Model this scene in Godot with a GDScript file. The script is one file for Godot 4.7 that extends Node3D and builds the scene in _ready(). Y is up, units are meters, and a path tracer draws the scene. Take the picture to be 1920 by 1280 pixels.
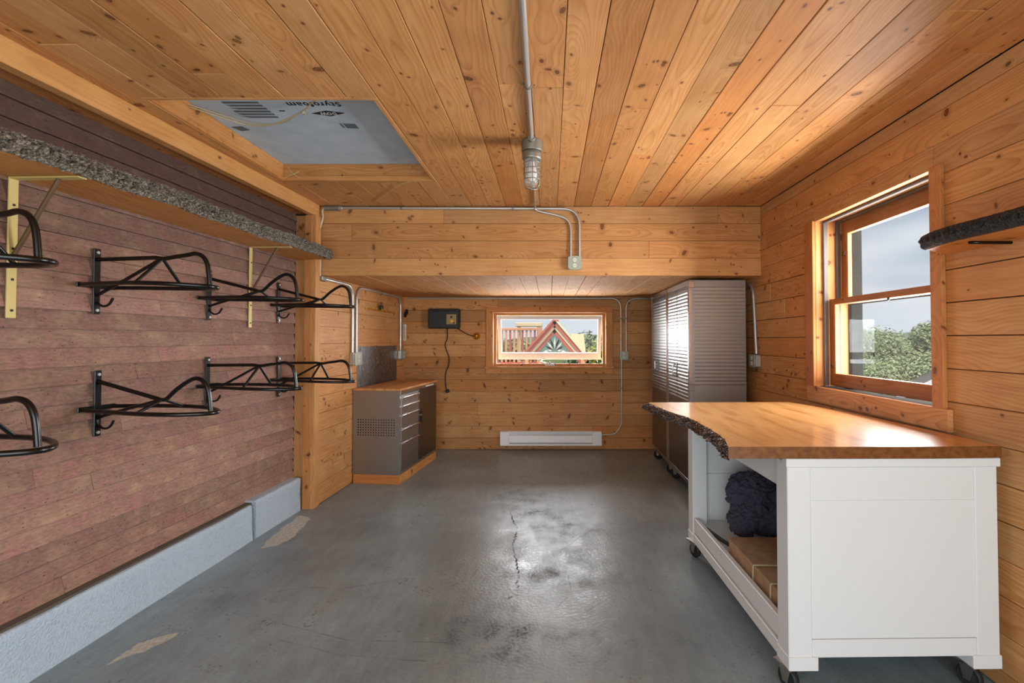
extends Node3D
# A timber workshop bay: knotty boards on walls and ceiling, saddle racks, workbench, steel cabinets.

const CEIL := 2.412      # underside of the ceiling boards
const SOFF := 1.847      # underside of the low rear ceiling
const BACK := -5.97      # face of the rear wall
const BEAM := -3.97      # face of the dropped beam
const RIGHT := 1.715     # face of the window wall
const STRIPS := 12.0

var LF := Transform3D(Basis(Vector3.UP, deg_to_rad(-2.3)), Vector3(-1.863, 0, -3.87))  # the left side of the house runs a little askew
var BF := Transform3D(Basis(Vector3.UP, deg_to_rad(1.0)), Vector3(0.885, 0, -1.84))    # the workbench
var TF := Transform3D(Basis(Vector3.UP, deg_to_rad(-6.0)), Vector3(-1.375, 0, -4.52))  # the tool cabinet
var WF := Transform3D.IDENTITY
var M := {}
var org_of := {}
var fr_of := {}
var used := {}
var R := RandomNumberGenerator.new()
var N3 := FastNoiseLite.new()


# ---------------------------------------------------------------- mesh building
class MB:
	var v := PackedVector3Array()
	var n := PackedVector3Array()
	var uv := PackedVector2Array()
	var col := PackedColorArray()
	var idx := PackedInt32Array()
	var c := Color(1, 1, 1)

	func vert(p: Vector3, nn: Vector3, t := Vector2.ZERO) -> int:
		v.append(p); n.append(nn); uv.append(t); col.append(c)
		return v.size() - 1

	func face(i: int, j: int, k: int) -> void:
		var g := (v[j] - v[i]).cross(v[k] - v[i])
		if g.dot(n[i] + n[j] + n[k]) > 0.0:
			idx.append(i); idx.append(k); idx.append(j)
		else:
			idx.append(i); idx.append(j); idx.append(k)

	func poly(pts: Array, out: Vector3, uvs := []) -> void:
		var g: Vector3 = (pts[1] - pts[0]).cross(pts[2] - pts[0])
		if g.length() < 1e-12:
			return
		g = g.normalized()
		if g.dot(out) < 0.0:
			g = -g
		var b := v.size()
		for i in pts.size():
			vert(pts[i], g, uvs[i] if uvs.size() > i else Vector2(pts[i].x + pts[i].z * 0.7, pts[i].y + pts[i].z * 0.3))
		for i in range(1, pts.size() - 1):
			face(b, b + i, b + i + 1)

	func box(lo: Vector3, hi: Vector3, b := 0.0, uvf = null) -> void:
		var mid := (lo + hi) * 0.5
		b = minf(b, 0.45 * minf(hi.x - lo.x, minf(hi.y - lo.y, hi.z - lo.z)))
		var P := []
		for i in 8:
			var s := Vector3(1 if i & 1 else 0, 1 if i & 2 else 0, 1 if i & 4 else 0)
			var cor := lo + (hi - lo) * s
			var ins := cor + Vector3(b if s.x == 0 else -b, b if s.y == 0 else -b, b if s.z == 0 else -b)
			P.append([Vector3(cor.x, ins.y, ins.z), Vector3(ins.x, cor.y, ins.z), Vector3(ins.x, ins.y, cor.z)])
		for a in 3:
			var q1 := 1 << ((a + 1) % 3)
			var q2 := 1 << ((a + 2) % 3)
			for s in 2:
				var k := (1 << a) if s else 0
				_p([P[k][a], P[k | q1][a], P[k | q1 | q2][a], P[k | q2][a]], mid, uvf)
				if b > 0.0:
					for t in 2:
						var k2 := k | (q1 if t else 0)
						_p([P[k2][a], P[k2 | q2][a], P[k2 | q2][(a + 1) % 3], P[k2][(a + 1) % 3]], mid, uvf)
		if b > 0.0:
			for i in 8:
				_p([P[i][0], P[i][1], P[i][2]], mid, uvf)

	func _p(pts: Array, mid: Vector3, uvf) -> void:
		var ce := Vector3.ZERO
		for p in pts:
			ce += p
		ce /= pts.size()
		var g: Vector3 = (pts[1] - pts[0]).cross(pts[2] - pts[0])
		var out := g if g.dot(ce - mid) > 0 else -g
		var uvs := []
		if uvf != null:
			for p in pts:
				uvs.append(uvf.call(p))
		poly(pts, out, uvs)

	func tube(pts: Array, r: float, segs := 10, caps := true, closed := false, uvs := 1.0) -> void:
		var m := pts.size()
		var tang := []
		for i in m:
			var a: Vector3 = pts[(i - 1 + m) % m] if closed or i > 0 else pts[i]
			var b: Vector3 = pts[(i + 1) % m] if closed or i < m - 1 else pts[i]
			tang.append((b - a).normalized())
		var nn: Vector3 = tang[0].cross(Vector3.UP)
		if nn.length() < 0.1:
			nn = tang[0].cross(Vector3.RIGHT)
		nn = nn.normalized()
		var base := v.size()
		var run := 0.0
		for i in m:
			if i > 0:
				run += pts[i].distance_to(pts[i - 1])
			nn = (nn - tang[i] * nn.dot(tang[i])).normalized()
			var bb: Vector3 = tang[i].cross(nn)
			for j in segs:
				var an := TAU * j / segs
				var d: Vector3 = nn * cos(an) + bb * sin(an)
				vert(pts[i] + d * r, d, Vector2(run * uvs, float(j) / segs))
		var rows := m if closed else m - 1
		for i in rows:
			for j in segs:
				var a := base + i * segs + j
				var b := base + i * segs + (j + 1) % segs
				var cc := base + ((i + 1) % m) * segs + (j + 1) % segs
				var d := base + ((i + 1) % m) * segs + j
				face(a, b, cc)
				face(a, cc, d)
		if caps and not closed:
			for e in [0, m - 1]:
				var ring := []
				for j in segs:
					ring.append(v[base + e * segs + j])
				poly(ring, -tang[0] if e == 0 else tang[m - 1])

	func lathe(prof: Array, at: Vector3, segs := 20, basis := Basis.IDENTITY) -> void:
		var m := prof.size()
		var base := v.size()
		for i in m:
			var a: Vector2 = prof[maxi(i - 1, 0)]
			var b: Vector2 = prof[mini(i + 1, m - 1)]
			var t := (b - a)
			var nr := Vector2(t.y, -t.x).normalized()
			for j in segs:
				var an := TAU * j / segs
				var d := Vector3(cos(an), 0, sin(an))
				vert(at + basis * (d * prof[i].x + Vector3(0, prof[i].y, 0)), basis * (d * nr.x + Vector3(0, nr.y, 0)).normalized(), Vector2(float(j) / segs, float(i) / m))
		for i in m - 1:
			for j in segs:
				var a := base + i * segs + j
				var b := base + i * segs + (j + 1) % segs
				var cc := b + segs
				var d := a + segs
				if prof[i].x > 1e-5:
					face(a, b, cc)
				if prof[i + 1].x > 1e-5:
					face(a, cc, d)

	func cyl(a: Vector3, b: Vector3, r: float, segs := 16, bev := 0.0) -> void:
		var ax := (b - a).normalized()
		var x := ax.cross(Vector3.UP)
		if x.length() < 0.1:
			x = ax.cross(Vector3.RIGHT)
		x = x.normalized()
		var bs := Basis(x, ax, x.cross(ax))
		var h := a.distance_to(b)
		bev = maxf(bev, minf(r, h) * 0.04)
		lathe([Vector2(0, 0), Vector2(r - bev, 0), Vector2(r - bev, 0), Vector2(r, bev), Vector2(r, bev), Vector2(r, h - bev), Vector2(r, h - bev), Vector2(r - bev, h), Vector2(r - bev, h), Vector2(0, h)], a, segs, bs)

	func prism(pl: PackedVector2Array, o: Vector3, e1: Vector3, e2: Vector3, e3: Vector3, uvf = null) -> void:
		var ti := Geometry2D.triangulate_polygon(pl)
		for s in 2:
			var off := e3 * s
			for i in range(0, ti.size(), 3):
				var t := []
				for k in 3:
					t.append(o + e1 * pl[ti[i + k]].x + e2 * pl[ti[i + k]].y + off)
				var uvs := []
				if uvf != null:
					for p in t:
						uvs.append(uvf.call(p))
				poly(t, e3 if s else -e3, uvs)
		var cw := Geometry2D.is_polygon_clockwise(pl)
		for i in pl.size():
			var a := o + e1 * pl[i].x + e2 * pl[i].y
			var j := (i + 1) % pl.size()
			var b := o + e1 * pl[j].x + e2 * pl[j].y
			var ed := pl[j] - pl[i]
			var nr := Vector2(-ed.y, ed.x) if cw else Vector2(ed.y, -ed.x)
			var q := [a, b, b + e3, a + e3]
			var uvs := []
			if uvf != null:
				for p in q:
					uvs.append(uvf.call(p))
			poly(q, e1 * nr.x + e2 * nr.y, uvs)

	func sheet(nu: int, nv: int, f: Callable, around := false, flip := false) -> void:
		var base := v.size()
		var P := PackedVector3Array()
		for i in nu + 1:
			for j in nv + 1:
				P.append(f.call(float(i) / nu, float(j) / nv))
		for i in nu + 1:
			for j in nv + 1:
				var jm := j - 1
				var jp := j + 1
				if around:
					jm = (j - 1 + nv) % nv
					jp = (j + 1) % nv
				var du := P[mini(i + 1, nu) * (nv + 1) + j] - P[maxi(i - 1, 0) * (nv + 1) + j]
				var dv := P[i * (nv + 1) + (jp if around else mini(jp, nv))] - P[i * (nv + 1) + (jm if around else maxi(jm, 0))]
				var g := du.cross(dv).normalized()
				vert(P[i * (nv + 1) + j], -g if flip else g, Vector2(float(i) / nu, float(j) / nv))
		for i in nu:
			for j in nv:
				var a := base + i * (nv + 1) + j
				var d := a + nv + 1
				face(a, a + 1, d + 1)
				face(a, d + 1, d)

	func apply(t: Transform3D, from := 0) -> void:
		for i in range(from, v.size()):
			v[i] = t * v[i]
			n[i] = (t.basis * n[i]).normalized()

	func mesh(off: Vector3, mat: Material) -> ArrayMesh:
		var arr := []
		arr.resize(Mesh.ARRAY_MAX)
		var vv := v.duplicate()
		for i in vv.size():
			vv[i] -= off
		arr[Mesh.ARRAY_VERTEX] = vv
		arr[Mesh.ARRAY_NORMAL] = n
		arr[Mesh.ARRAY_TEX_UV] = uv
		arr[Mesh.ARRAY_COLOR] = col
		arr[Mesh.ARRAY_INDEX] = idx
		var m := ArrayMesh.new()
		m.add_surface_from_arrays(Mesh.PRIMITIVE_TRIANGLES, arr)
		m.surface_set_material(0, mat)
		return m


func numbered(called: String, under := "") -> String:
	var key := under + "/" + called
	used[key] = used.get(key, -1) + 1
	return called if used[key] == 0 else "%s_%03d" % [called, used[key]]

func thing(called: String, label: String, category: String, at: Vector3, fr := Transform3D.IDENTITY, group := "", kind := "") -> Node3D:
	var o := Node3D.new()
	o.name = numbered(called)
	add_child(o)
	o.transform = fr * Transform3D(Basis(), at)
	o.set_meta("label", label)
	o.set_meta("category", category)
	if group: o.set_meta("group", group)
	if kind: o.set_meta("kind", kind)
	org_of[o] = at
	return o

func part(mb: MB, called: String, mat: Material, parent: Node3D, label := "") -> MeshInstance3D:
	var o := MeshInstance3D.new()
	o.name = numbered(called, str(parent.get_instance_id()))
	o.mesh = mb.mesh(org_of[parent], mat)
	parent.add_child(o)
	org_of[o] = org_of[parent]
	if label: o.set_meta("label", label)
	return o

func copy_of(src: Node3D, tr: Transform3D, label: String) -> Node3D:
	var o := src.duplicate()
	var called := str(src.name)
	if called.length() > 4 and called.right(3).is_valid_int():
		called = called.left(called.length() - 4)
	o.name = numbered(called)
	add_child(o)
	o.transform = tr
	o.set_meta("label", label)
	return o

func rounded(pts: Array, rad: float, k := 7) -> Array:
	var out := [pts[0]]
	for i in range(1, pts.size() - 1):
		var a: Vector3 = pts[i - 1]
		var b: Vector3 = pts[i]
		var c: Vector3 = pts[i + 1]
		var r1 := minf(rad, a.distance_to(b) * 0.49)
		var r2 := minf(rad, c.distance_to(b) * 0.49)
		var p := b + (a - b).normalized() * r1
		var q := b + (c - b).normalized() * r2
		for t in k + 1:
			var s := float(t) / k
			out.append(p.lerp(b, s).lerp(b.lerp(q, s), s))
	out.append(pts[-1])
	return out

func curve(pts: Array, step := 0.02) -> Array:
	var cv := Curve3D.new()
	for i in pts.size():
		var a: Vector3 = pts[maxi(i - 1, 0)]
		var b: Vector3 = pts[mini(i + 1, pts.size() - 1)]
		var t := (b - a) / 6.0
		cv.add_point(pts[i], -t, t)
	cv.bake_interval = step
	var out := []
	for p in cv.get_baked_points():
		if out.is_empty() or p.distance_to(out[-1]) > 0.0005:
			out.append(p)
	return out


# ---------------------------------------------------------------- textures
func noise(kind: int, freq: float, seed_: int, oct := 3) -> FastNoiseLite:
	var f := FastNoiseLite.new()
	f.noise_type = kind
	f.frequency = freq
	f.seed = seed_
	f.fractal_octaves = oct
	return f

func field(w: int, h: int, freq: float, seed_: int, oct := 3, big_w := 0, big_h := 0) -> PackedByteArray:
	var im := noise(FastNoiseLite.TYPE_SIMPLEX_SMOOTH, freq, seed_, oct).get_seamless_image(w, h)
	im.convert(Image.FORMAT_L8)
	if big_w:
		im.resize(big_w, big_h, Image.INTERPOLATE_CUBIC)
	return im.get_data()

func tex(data: PackedByteArray, w: int, h: int, f: int) -> ImageTexture:
	return ImageTexture.create_from_image(Image.create_from_data(w, h, false, f, data))

func wood_atlas() -> ImageTexture:
	var W := 2048
	var H := 128
	var S := int(STRIPS)
	var rng := RandomNumberGenerator.new()
	rng.seed = 71
	var low := field(256, 96, 0.012, 5, 2, W, H * S)          # slow drift of the grain
	var streak := field(64, 768, 0.09, 9, 3, W, H * S)        # fine fibres along the board
	var blotch := field(256, 192, 0.03, 12, 3, W, H * S)
	var out := PackedByteArray()
	out.resize(W * H * S * 3)
	var bump := PackedFloat32Array()
	var dark := PackedFloat32Array()
	for s in S:
		bump.resize(W * H); bump.fill(0.0)
		dark.resize(W * H); dark.fill(0.0)
		for k in rng.randi_range(5, 22):
			var ku := rng.randi_range(0, W - 1)
			var kv := rng.randf_range(8, H - 8)
			var kr := rng.randf_range(2.2, 6.0) if rng.randf() < 0.82 else rng.randf_range(6.5, 10.0)
			var spike := rng.randf_range(1.2, 3.2) if rng.randf() < 0.25 else 1.0
			var tilt := rng.randf_range(-0.5, 0.5)
			var deep := rng.randf_range(0.7, 1.0)
			var rad := int(kr * 6.0)
			for dv in range(-rad, rad + 1):
				var vy := int(kv) + dv
				if vy < 0 or vy >= H: continue
				for du in range(-rad * 2, rad * 2 + 1):
					var x := (ku + du + W) % W
					var a := (du + dv * tilt) / 1.5
					var b := dv / spike
					var d2 := a * a + b * b
					var at := vy * W + x
					bump[at] += 1.3 * kr * exp(-(du * du / 5.0 + b * b) / (3.0 * kr * kr))
					var e := sqrt(d2) / kr
					if e < 2.4:
						var core := clampf((1.2 - e) * 2.2, 0.0, 1.0) * (0.75 + 0.25 * sin(e * 11.0))
						dark[at] = maxf(dark[at], maxf(core * deep, 0.2 * deep * clampf((2.4 - e) / 1.4, 0.0, 1.0)))
		var vc := rng.randf_range(-0.2, 1.2) * H
		var h0 := rng.randf_range(30.0, 120.0)
		var amp := rng.randf_range(30.0, 90.0)
		var gap := rng.randf_range(7.0, 13.0)
		var contrast := 0.10 + 0.42 * pow(rng.randf(), 1.6)
		var warm := rng.randf_range(-0.06, 0.06)
		for y in H:
			var row := (s * H + y) * W
			for x in W:
				var at := y * W + x
				var lo := low[row + x] / 255.0 - 0.5
				var hh := h0 + amp * lo
				var yy := y - vc + lo * 26.0
				var ph := (sqrt(yy * yy + hh * hh) + bump[at] * 1.6) / gap
				var t := ph - floorf(ph)
				var late := t * t * t if t < 0.9 else (1.0 - t) * 7.3
				var k := late * contrast + (streak[row + x] / 255.0 - 0.5) * 0.34 + (blotch[row + x] / 255.0 - 0.5) * 0.22
				k = clampf(k + 0.12, 0.0, 1.0)
				var d := dark[at]
				var r := lerpf(205.0, 150.0, k)
				var g := lerpf(149.0 - warm * 110.0, 88.0, k)
				var b := lerpf(94.0 - warm * 150.0, 43.0, k)
				var o := (row + x) * 3
				out[o] = int(lerpf(r, 74.0, d))
				out[o + 1] = int(lerpf(g, 36.0, d))
				out[o + 2] = int(lerpf(b, 16.0, d))
	return tex(out, W, H * S, Image.FORMAT_RGB8)

func siding_atlas() -> ImageTexture:
	# old red barn paint worn down to grey-brown wood
	var W := 2048
	var H := 1024
	var paint := field(512, 256, 0.018, 31, 5, W, H)
	var fleck := field(1024, 1024, 0.06, 33, 4, W, H)
	var run := field(512, 64, 0.05, 35, 3, W, H)
	var grain := field(128, 512, 0.12, 37, 3, W, H)
	var out := PackedByteArray()
	out.resize(W * H * 3)
	var rng := RandomNumberGenerator.new()
	rng.seed = 12
	for i in W * H:
		var p := paint[i] / 255.0 + (run[i] / 255.0 - 0.5) * 0.35 + (fleck[i] / 255.0 - 0.5) * 0.22
		var g := (grain[i] / 255.0 - 0.5) * 0.16 + (fleck[i] / 255.0 - 0.5) * 0.26 + (run[i] / 255.0 - 0.5) * 0.12
		var red := clampf((p - 0.42) * 2.6, 0.0, 1.0)
		var pale := clampf((0.36 - p) * 3.0, 0.0, 1.0)
		var sh := 1.0 + g
		var o := i * 3
		out[o] = clampi(int((lerpf(lerpf(150.0, 152.0, red), 180.0, pale)) * sh), 0, 255)
		out[o + 1] = clampi(int((lerpf(lerpf(123.0, 115.0, red), 150.0, pale)) * sh), 0, 255)
		out[o + 2] = clampi(int((lerpf(lerpf(106.0, 104.0, red), 124.0, pale)) * sh), 0, 255)
	for k in 420:   # nail heads and small dark knots
		var x := rng.randi_range(4, W - 12)
		var y := rng.randi_range(3, H - 4)
		var a := rng.randf_range(2.0, 6.0)
		var b := rng.randf_range(1.2, 3.0)
		for dy in range(-4, 5):
			for dx in range(-7, 8):
				var e := (dx * dx) / (a * a) + (dy * dy) / (b * b)
				if e < 1.0 and y + dy >= 0 and y + dy < H:
					var o := ((y + dy) * W + (x + dx + W) % W) * 3
					var f := lerpf(0.35, 0.85, e)
					for c in 3:
						out[o + c] = int(out[o + c] * f)
	return tex(out, W, H, Image.FORMAT_RGB8)

var floor_rough: ImageTexture
var floor_relief: ImageTexture
func floor_maps() -> ImageTexture:
	# grey deck paint on concrete, scuffed and stained; 4.0 m x 5.0 m, x from -2.2 and z from -6.0
	var W := 1640
	var H := 2048
	var big := field(205, 256, 0.02, 41, 3, W, H)
	var mid := field(410, 512, 0.05, 43, 4, W, H)
	var fine := field(W, H, 0.11, 45, 4)
	var brush := field(820, 256, 0.08, 47, 3, W, H)
	var val := PackedFloat32Array()
	val.resize(W * H)
	var tan_ := PackedFloat32Array()
	tan_.resize(W * H)
	tan_.fill(0.0)
	for i in W * H:
		val[i] = 142.0 + (big[i] - 128) * 0.10 + (mid[i] - 128) * 0.06 + (fine[i] - 128) * 0.08 + (brush[i] - 128) * 0.06
	var rng := RandomNumberGenerator.new()
	rng.seed = 8
	# trodden, speckled wear in the middle of the floor
	for st in [[-0.22, -4.15, 0.30, 0.34, 46.0], [-0.08, -3.75, 0.32, 0.22, 38.0], [-0.25, -2.28, 0.26, 0.17, 60.0], [-0.08, -2.24, 0.2, 0.10, 40.0], [-1.63, -2.52, 0.17, 0.13, 40.0], [-0.1, -2.82, 0.16, 0.10, 46.0], [0.25, -2.75, 0.4, 0.16, 22.0], [0.1, -2.05, 0.6, 0.2, 24.0], [0.6, -2.3, 0.4, 0.25, 20.0], [0.35, -3.4, 0.5, 0.3, 14.0], [-1.78, -3.28, 0.10, 0.09, 50.0], [0.1, -3.1, 0.5, 0.4, 16.0]]:
		var x0 := int((st[0] - st[2] * 1.6 + 2.2) / 4.0 * W)
		var x1 := int((st[0] + st[2] * 1.6 + 2.2) / 4.0 * W)
		var y0 := int((st[1] - st[3] * 1.6 + 6.0) / 5.0 * H)
		var y1 := int((st[1] + st[3] * 1.6 + 6.0) / 5.0 * H)
		for y in range(maxi(y0, 0), mini(y1, H)):
			for x in range(maxi(x0, 0), mini(x1, W)):
				var a: float = (x * 4.0 / W - 2.2 - st[0]) / st[2]
				var b: float = (y * 5.0 / H - 6.0 - st[1]) / st[3]
				var i := y * W + x
				var cover := clampf(1.15 - sqrt(a * a + b * b) + (mid[i] - 128) / 260.0, 0.0, 1.0)
				var speck := clampf((fine[i] - 120) / 110.0 + (mid[i] - 128) / 200.0, 0.0, 1.0)
				val[i] -= cover * st[4] * (0.4 + 0.6 * speck)
	# scuffs, tyre arcs and hair cracks
	var lines := [[[-0.304, -3.83], [-0.23, -3.41], [-0.224, -3.04], [-0.168, -2.8], [-0.181, -2.575], [-0.242, -2.549]], [[-1.54, -2.58], [-1.3, -2.66], [-1.1, -2.65], [-0.8, -2.75]], [[0.0, -3.0], [0.18, -3.3], [0.4, -3.6]], [[0.15, -3.1], [0.4, -3.35], [0.7, -3.5]], [[-1.2, -2.2], [-0.9, -2.1], [-0.5, -2.05]], [[-1.25, -2.32], [-0.9, -2.2], [-0.45, -2.18]], [[0.4, -3.9], [0.7, -4.0], [0.95, -4.02]], [[0.45, -3.55], [0.8, -3.62]], [[0.0, -2.4], [0.12, -2.6], [0.1, -2.8]], [[0.1, -2.35], [0.3, -2.55]], [[-0.6, -2.6], [-0.45, -2.75], [-0.4, -2.95]]]
	for k in 900:
		var p := Vector2(rng.randfn(0.1, 0.55), rng.randfn(-3.0, 0.8))
		var d := Vector2.from_angle(rng.randf_range(-0.7, 1.1)) * rng.randf_range(0.02, 0.16)
		lines.append([[p.x, p.y], [p.x + d.x * 0.5 + rng.randf_range(-0.02, 0.02), p.y + d.y * 0.5], [p.x + d.x, p.y + d.y]])
	for li in lines.size():
		var L: Array = lines[li]
		var wide := 2.4 if li == 0 else (1.6 if li < 11 else rng.randf_range(0.7, 1.3))
		var deep := 56.0 if li == 0 else (26.0 if li < 11 else rng.randf_range(-26.0, 34.0))
		for s in L.size() - 1:
			var steps := int(Vector2(L[s][0], L[s][1]).distance_to(Vector2(L[s + 1][0], L[s + 1][1])) * 700)
			for q in steps:
				var t := float(q) / steps
				var wob: float = N3.get_noise_2d(li * 37.0, (s + t) * 90.0) * (0.03 if li == 0 else 0.008) + (N3.get_noise_2d((s + t) * 900.0, li * 5.0) * 0.012 if li == 0 else 0.0)
				var px := int((lerpf(L[s][0], L[s + 1][0], t) + wob + 2.2) / 4.0 * W)
				var py := int((lerpf(L[s][1], L[s + 1][1], t) + wob + 6.0) / 5.0 * H)
				var soft: float = clampf(0.5 + 1.3 * N3.get_noise_2d(li * 11.0, (s + t) * 160.0), 0.08, 1.0)
				for dy in range(-2, 3):
					for dx in range(-2, 3):
						if px + dx > 0 and px + dx < W and py + dy > 0 and py + dy < H:
							val[(py + dy) * W + px + dx] -= deep * soft * 0.4 * clampf(wide - sqrt(dx * dx + dy * dy), 0.0, 1.0)
	for k in 260:   # specks
		var px := rng.randi_range(5, W - 6)
		var py := rng.randi_range(5, H - 6)
		var r := rng.randf_range(0.8, 2.4)
		var deep := rng.randf_range(10.0, 50.0)
		for dy in range(-3, 4):
			for dx in range(-3, 4):
				if dx * dx + dy * dy < r * r:
					val[(py + dy) * W + px + dx] -= deep
	# bare places where the paint has flaked off along the footing
	for pat in [[[-1.90, -3.76], [-1.80, -3.70], [-1.74, -3.50], [-1.72, -3.36], [-1.76, -3.2], [-1.83, -3.14], [-1.88, -3.3]], [[-1.80, -2.03], [-1.72, -2.12], [-1.69, -2.24], [-1.755, -2.22], [-1.80, -2.15]]]:
		var pl := PackedVector2Array()
		for p in pat:
			pl.append(Vector2((p[0] + 2.2) / 4.0 * W, (p[1] + 6.0) / 5.0 * H))
		for y in range(840, 1680):
			for x in range(60, 240):
				var q := Vector2(x + (mid[y * W + x] - 128) * 0.07 + (fine[y * W + x] - 128) * 0.02, y + (mid[y * W + (x + 300)] - 128) * 0.1)
				if Geometry2D.is_point_in_polygon(q, pl):
					tan_[y * W + x] = 1.0
	var out := PackedByteArray()
	out.resize(W * H * 3)
	var rg := PackedByteArray()
	var rl := PackedByteArray()
	rl.resize(W * H)
	rg.resize(W * H)
	for i in W * H:
		var a := val[i]
		var o := i * 3
		var t := tan_[i]
		if t > 0.0:
			a = 184.0 + (fine[i] - 128) * 0.2
			out[o] = clampi(int(a), 0, 255)
			out[o + 1] = clampi(int(a * 0.985), 0, 255)
			out[o + 2] = clampi(int(a * 0.915), 0, 255)
			rg[i] = 200
		else:
			out[o] = clampi(int(a * 0.915), 0, 255)
			out[o + 1] = clampi(int(a), 0, 255)
			out[o + 2] = clampi(int(a * 1.03), 0, 255)
			rg[i] = clampi(int(100.0 + (mid[i] - 128) * 0.22 + (fine[i] - 128) * 0.30 + (142.0 - a) * 0.7), 40, 235)
		var wx := (i % W) * 4.0 / W - 2.2 - 0.15
		var wz := (i / W) * 5.0 / H - 6.0 + 2.9
		var wear := clampf(1.3 - wx * wx - wz * wz * 0.5 + (mid[i] - 128) * 0.006, 0.15, 1.0)
		rl[i] = clampi(int(128.0 + (fine[i] - 128) * wear), 0, 255)
	floor_rough = tex(rg, W, H, Image.FORMAT_L8)
	floor_relief = tex(rl, W, H, Image.FORMAT_L8)
	return tex(out, W, H, Image.FORMAT_RGB8)

func noise_tex(size: int, freq: float, seed_: int, oct: int, ramp: Array, sx := 1) -> ImageTexture:
	var im := noise(FastNoiseLite.TYPE_SIMPLEX_SMOOTH, freq, seed_, oct).get_seamless_image(size / sx, size)
	im.convert(Image.FORMAT_L8)
	if sx > 1:
		im.resize(size, size, Image.INTERPOLATE_CUBIC)
	var d := im.get_data()
	var out := PackedByteArray()
	out.resize(d.size() * 3)
	var lut := []
	for i in 256:
		var t := i / 255.0 * (ramp.size() - 1)
		var k := mini(int(t), ramp.size() - 2)
		lut.append((ramp[k] as Color).lerp(ramp[k + 1], t - k))
	for i in d.size():
		var c: Color = lut[d[i]]
		out[i * 3] = int(c.r * 255)
		out[i * 3 + 1] = int(c.g * 255)
		out[i * 3 + 2] = int(c.b * 255)
	return tex(out, size, size, Image.FORMAT_RGB8)

func mat(called: String, col: Color, rough: float, metal := 0.0) -> StandardMaterial3D:
	var m := StandardMaterial3D.new()
	m.resource_name = called
	m.albedo_color = col
	m.roughness = rough
	m.metallic = metal
	m.vertex_color_use_as_albedo = true
	M[called] = m
	return m

func tri(m: StandardMaterial3D, t: Texture2D, s: float, rough: Texture2D = null, height: Texture2D = null, hs := 0.0) -> void:
	m.albedo_texture = t
	m.uv1_triplanar = true
	m.uv1_scale = Vector3.ONE * s
	if rough: m.roughness_texture = rough
	if height:
		m.heightmap_enabled = true
		m.heightmap_texture = height
		m.heightmap_scale = hs

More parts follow.
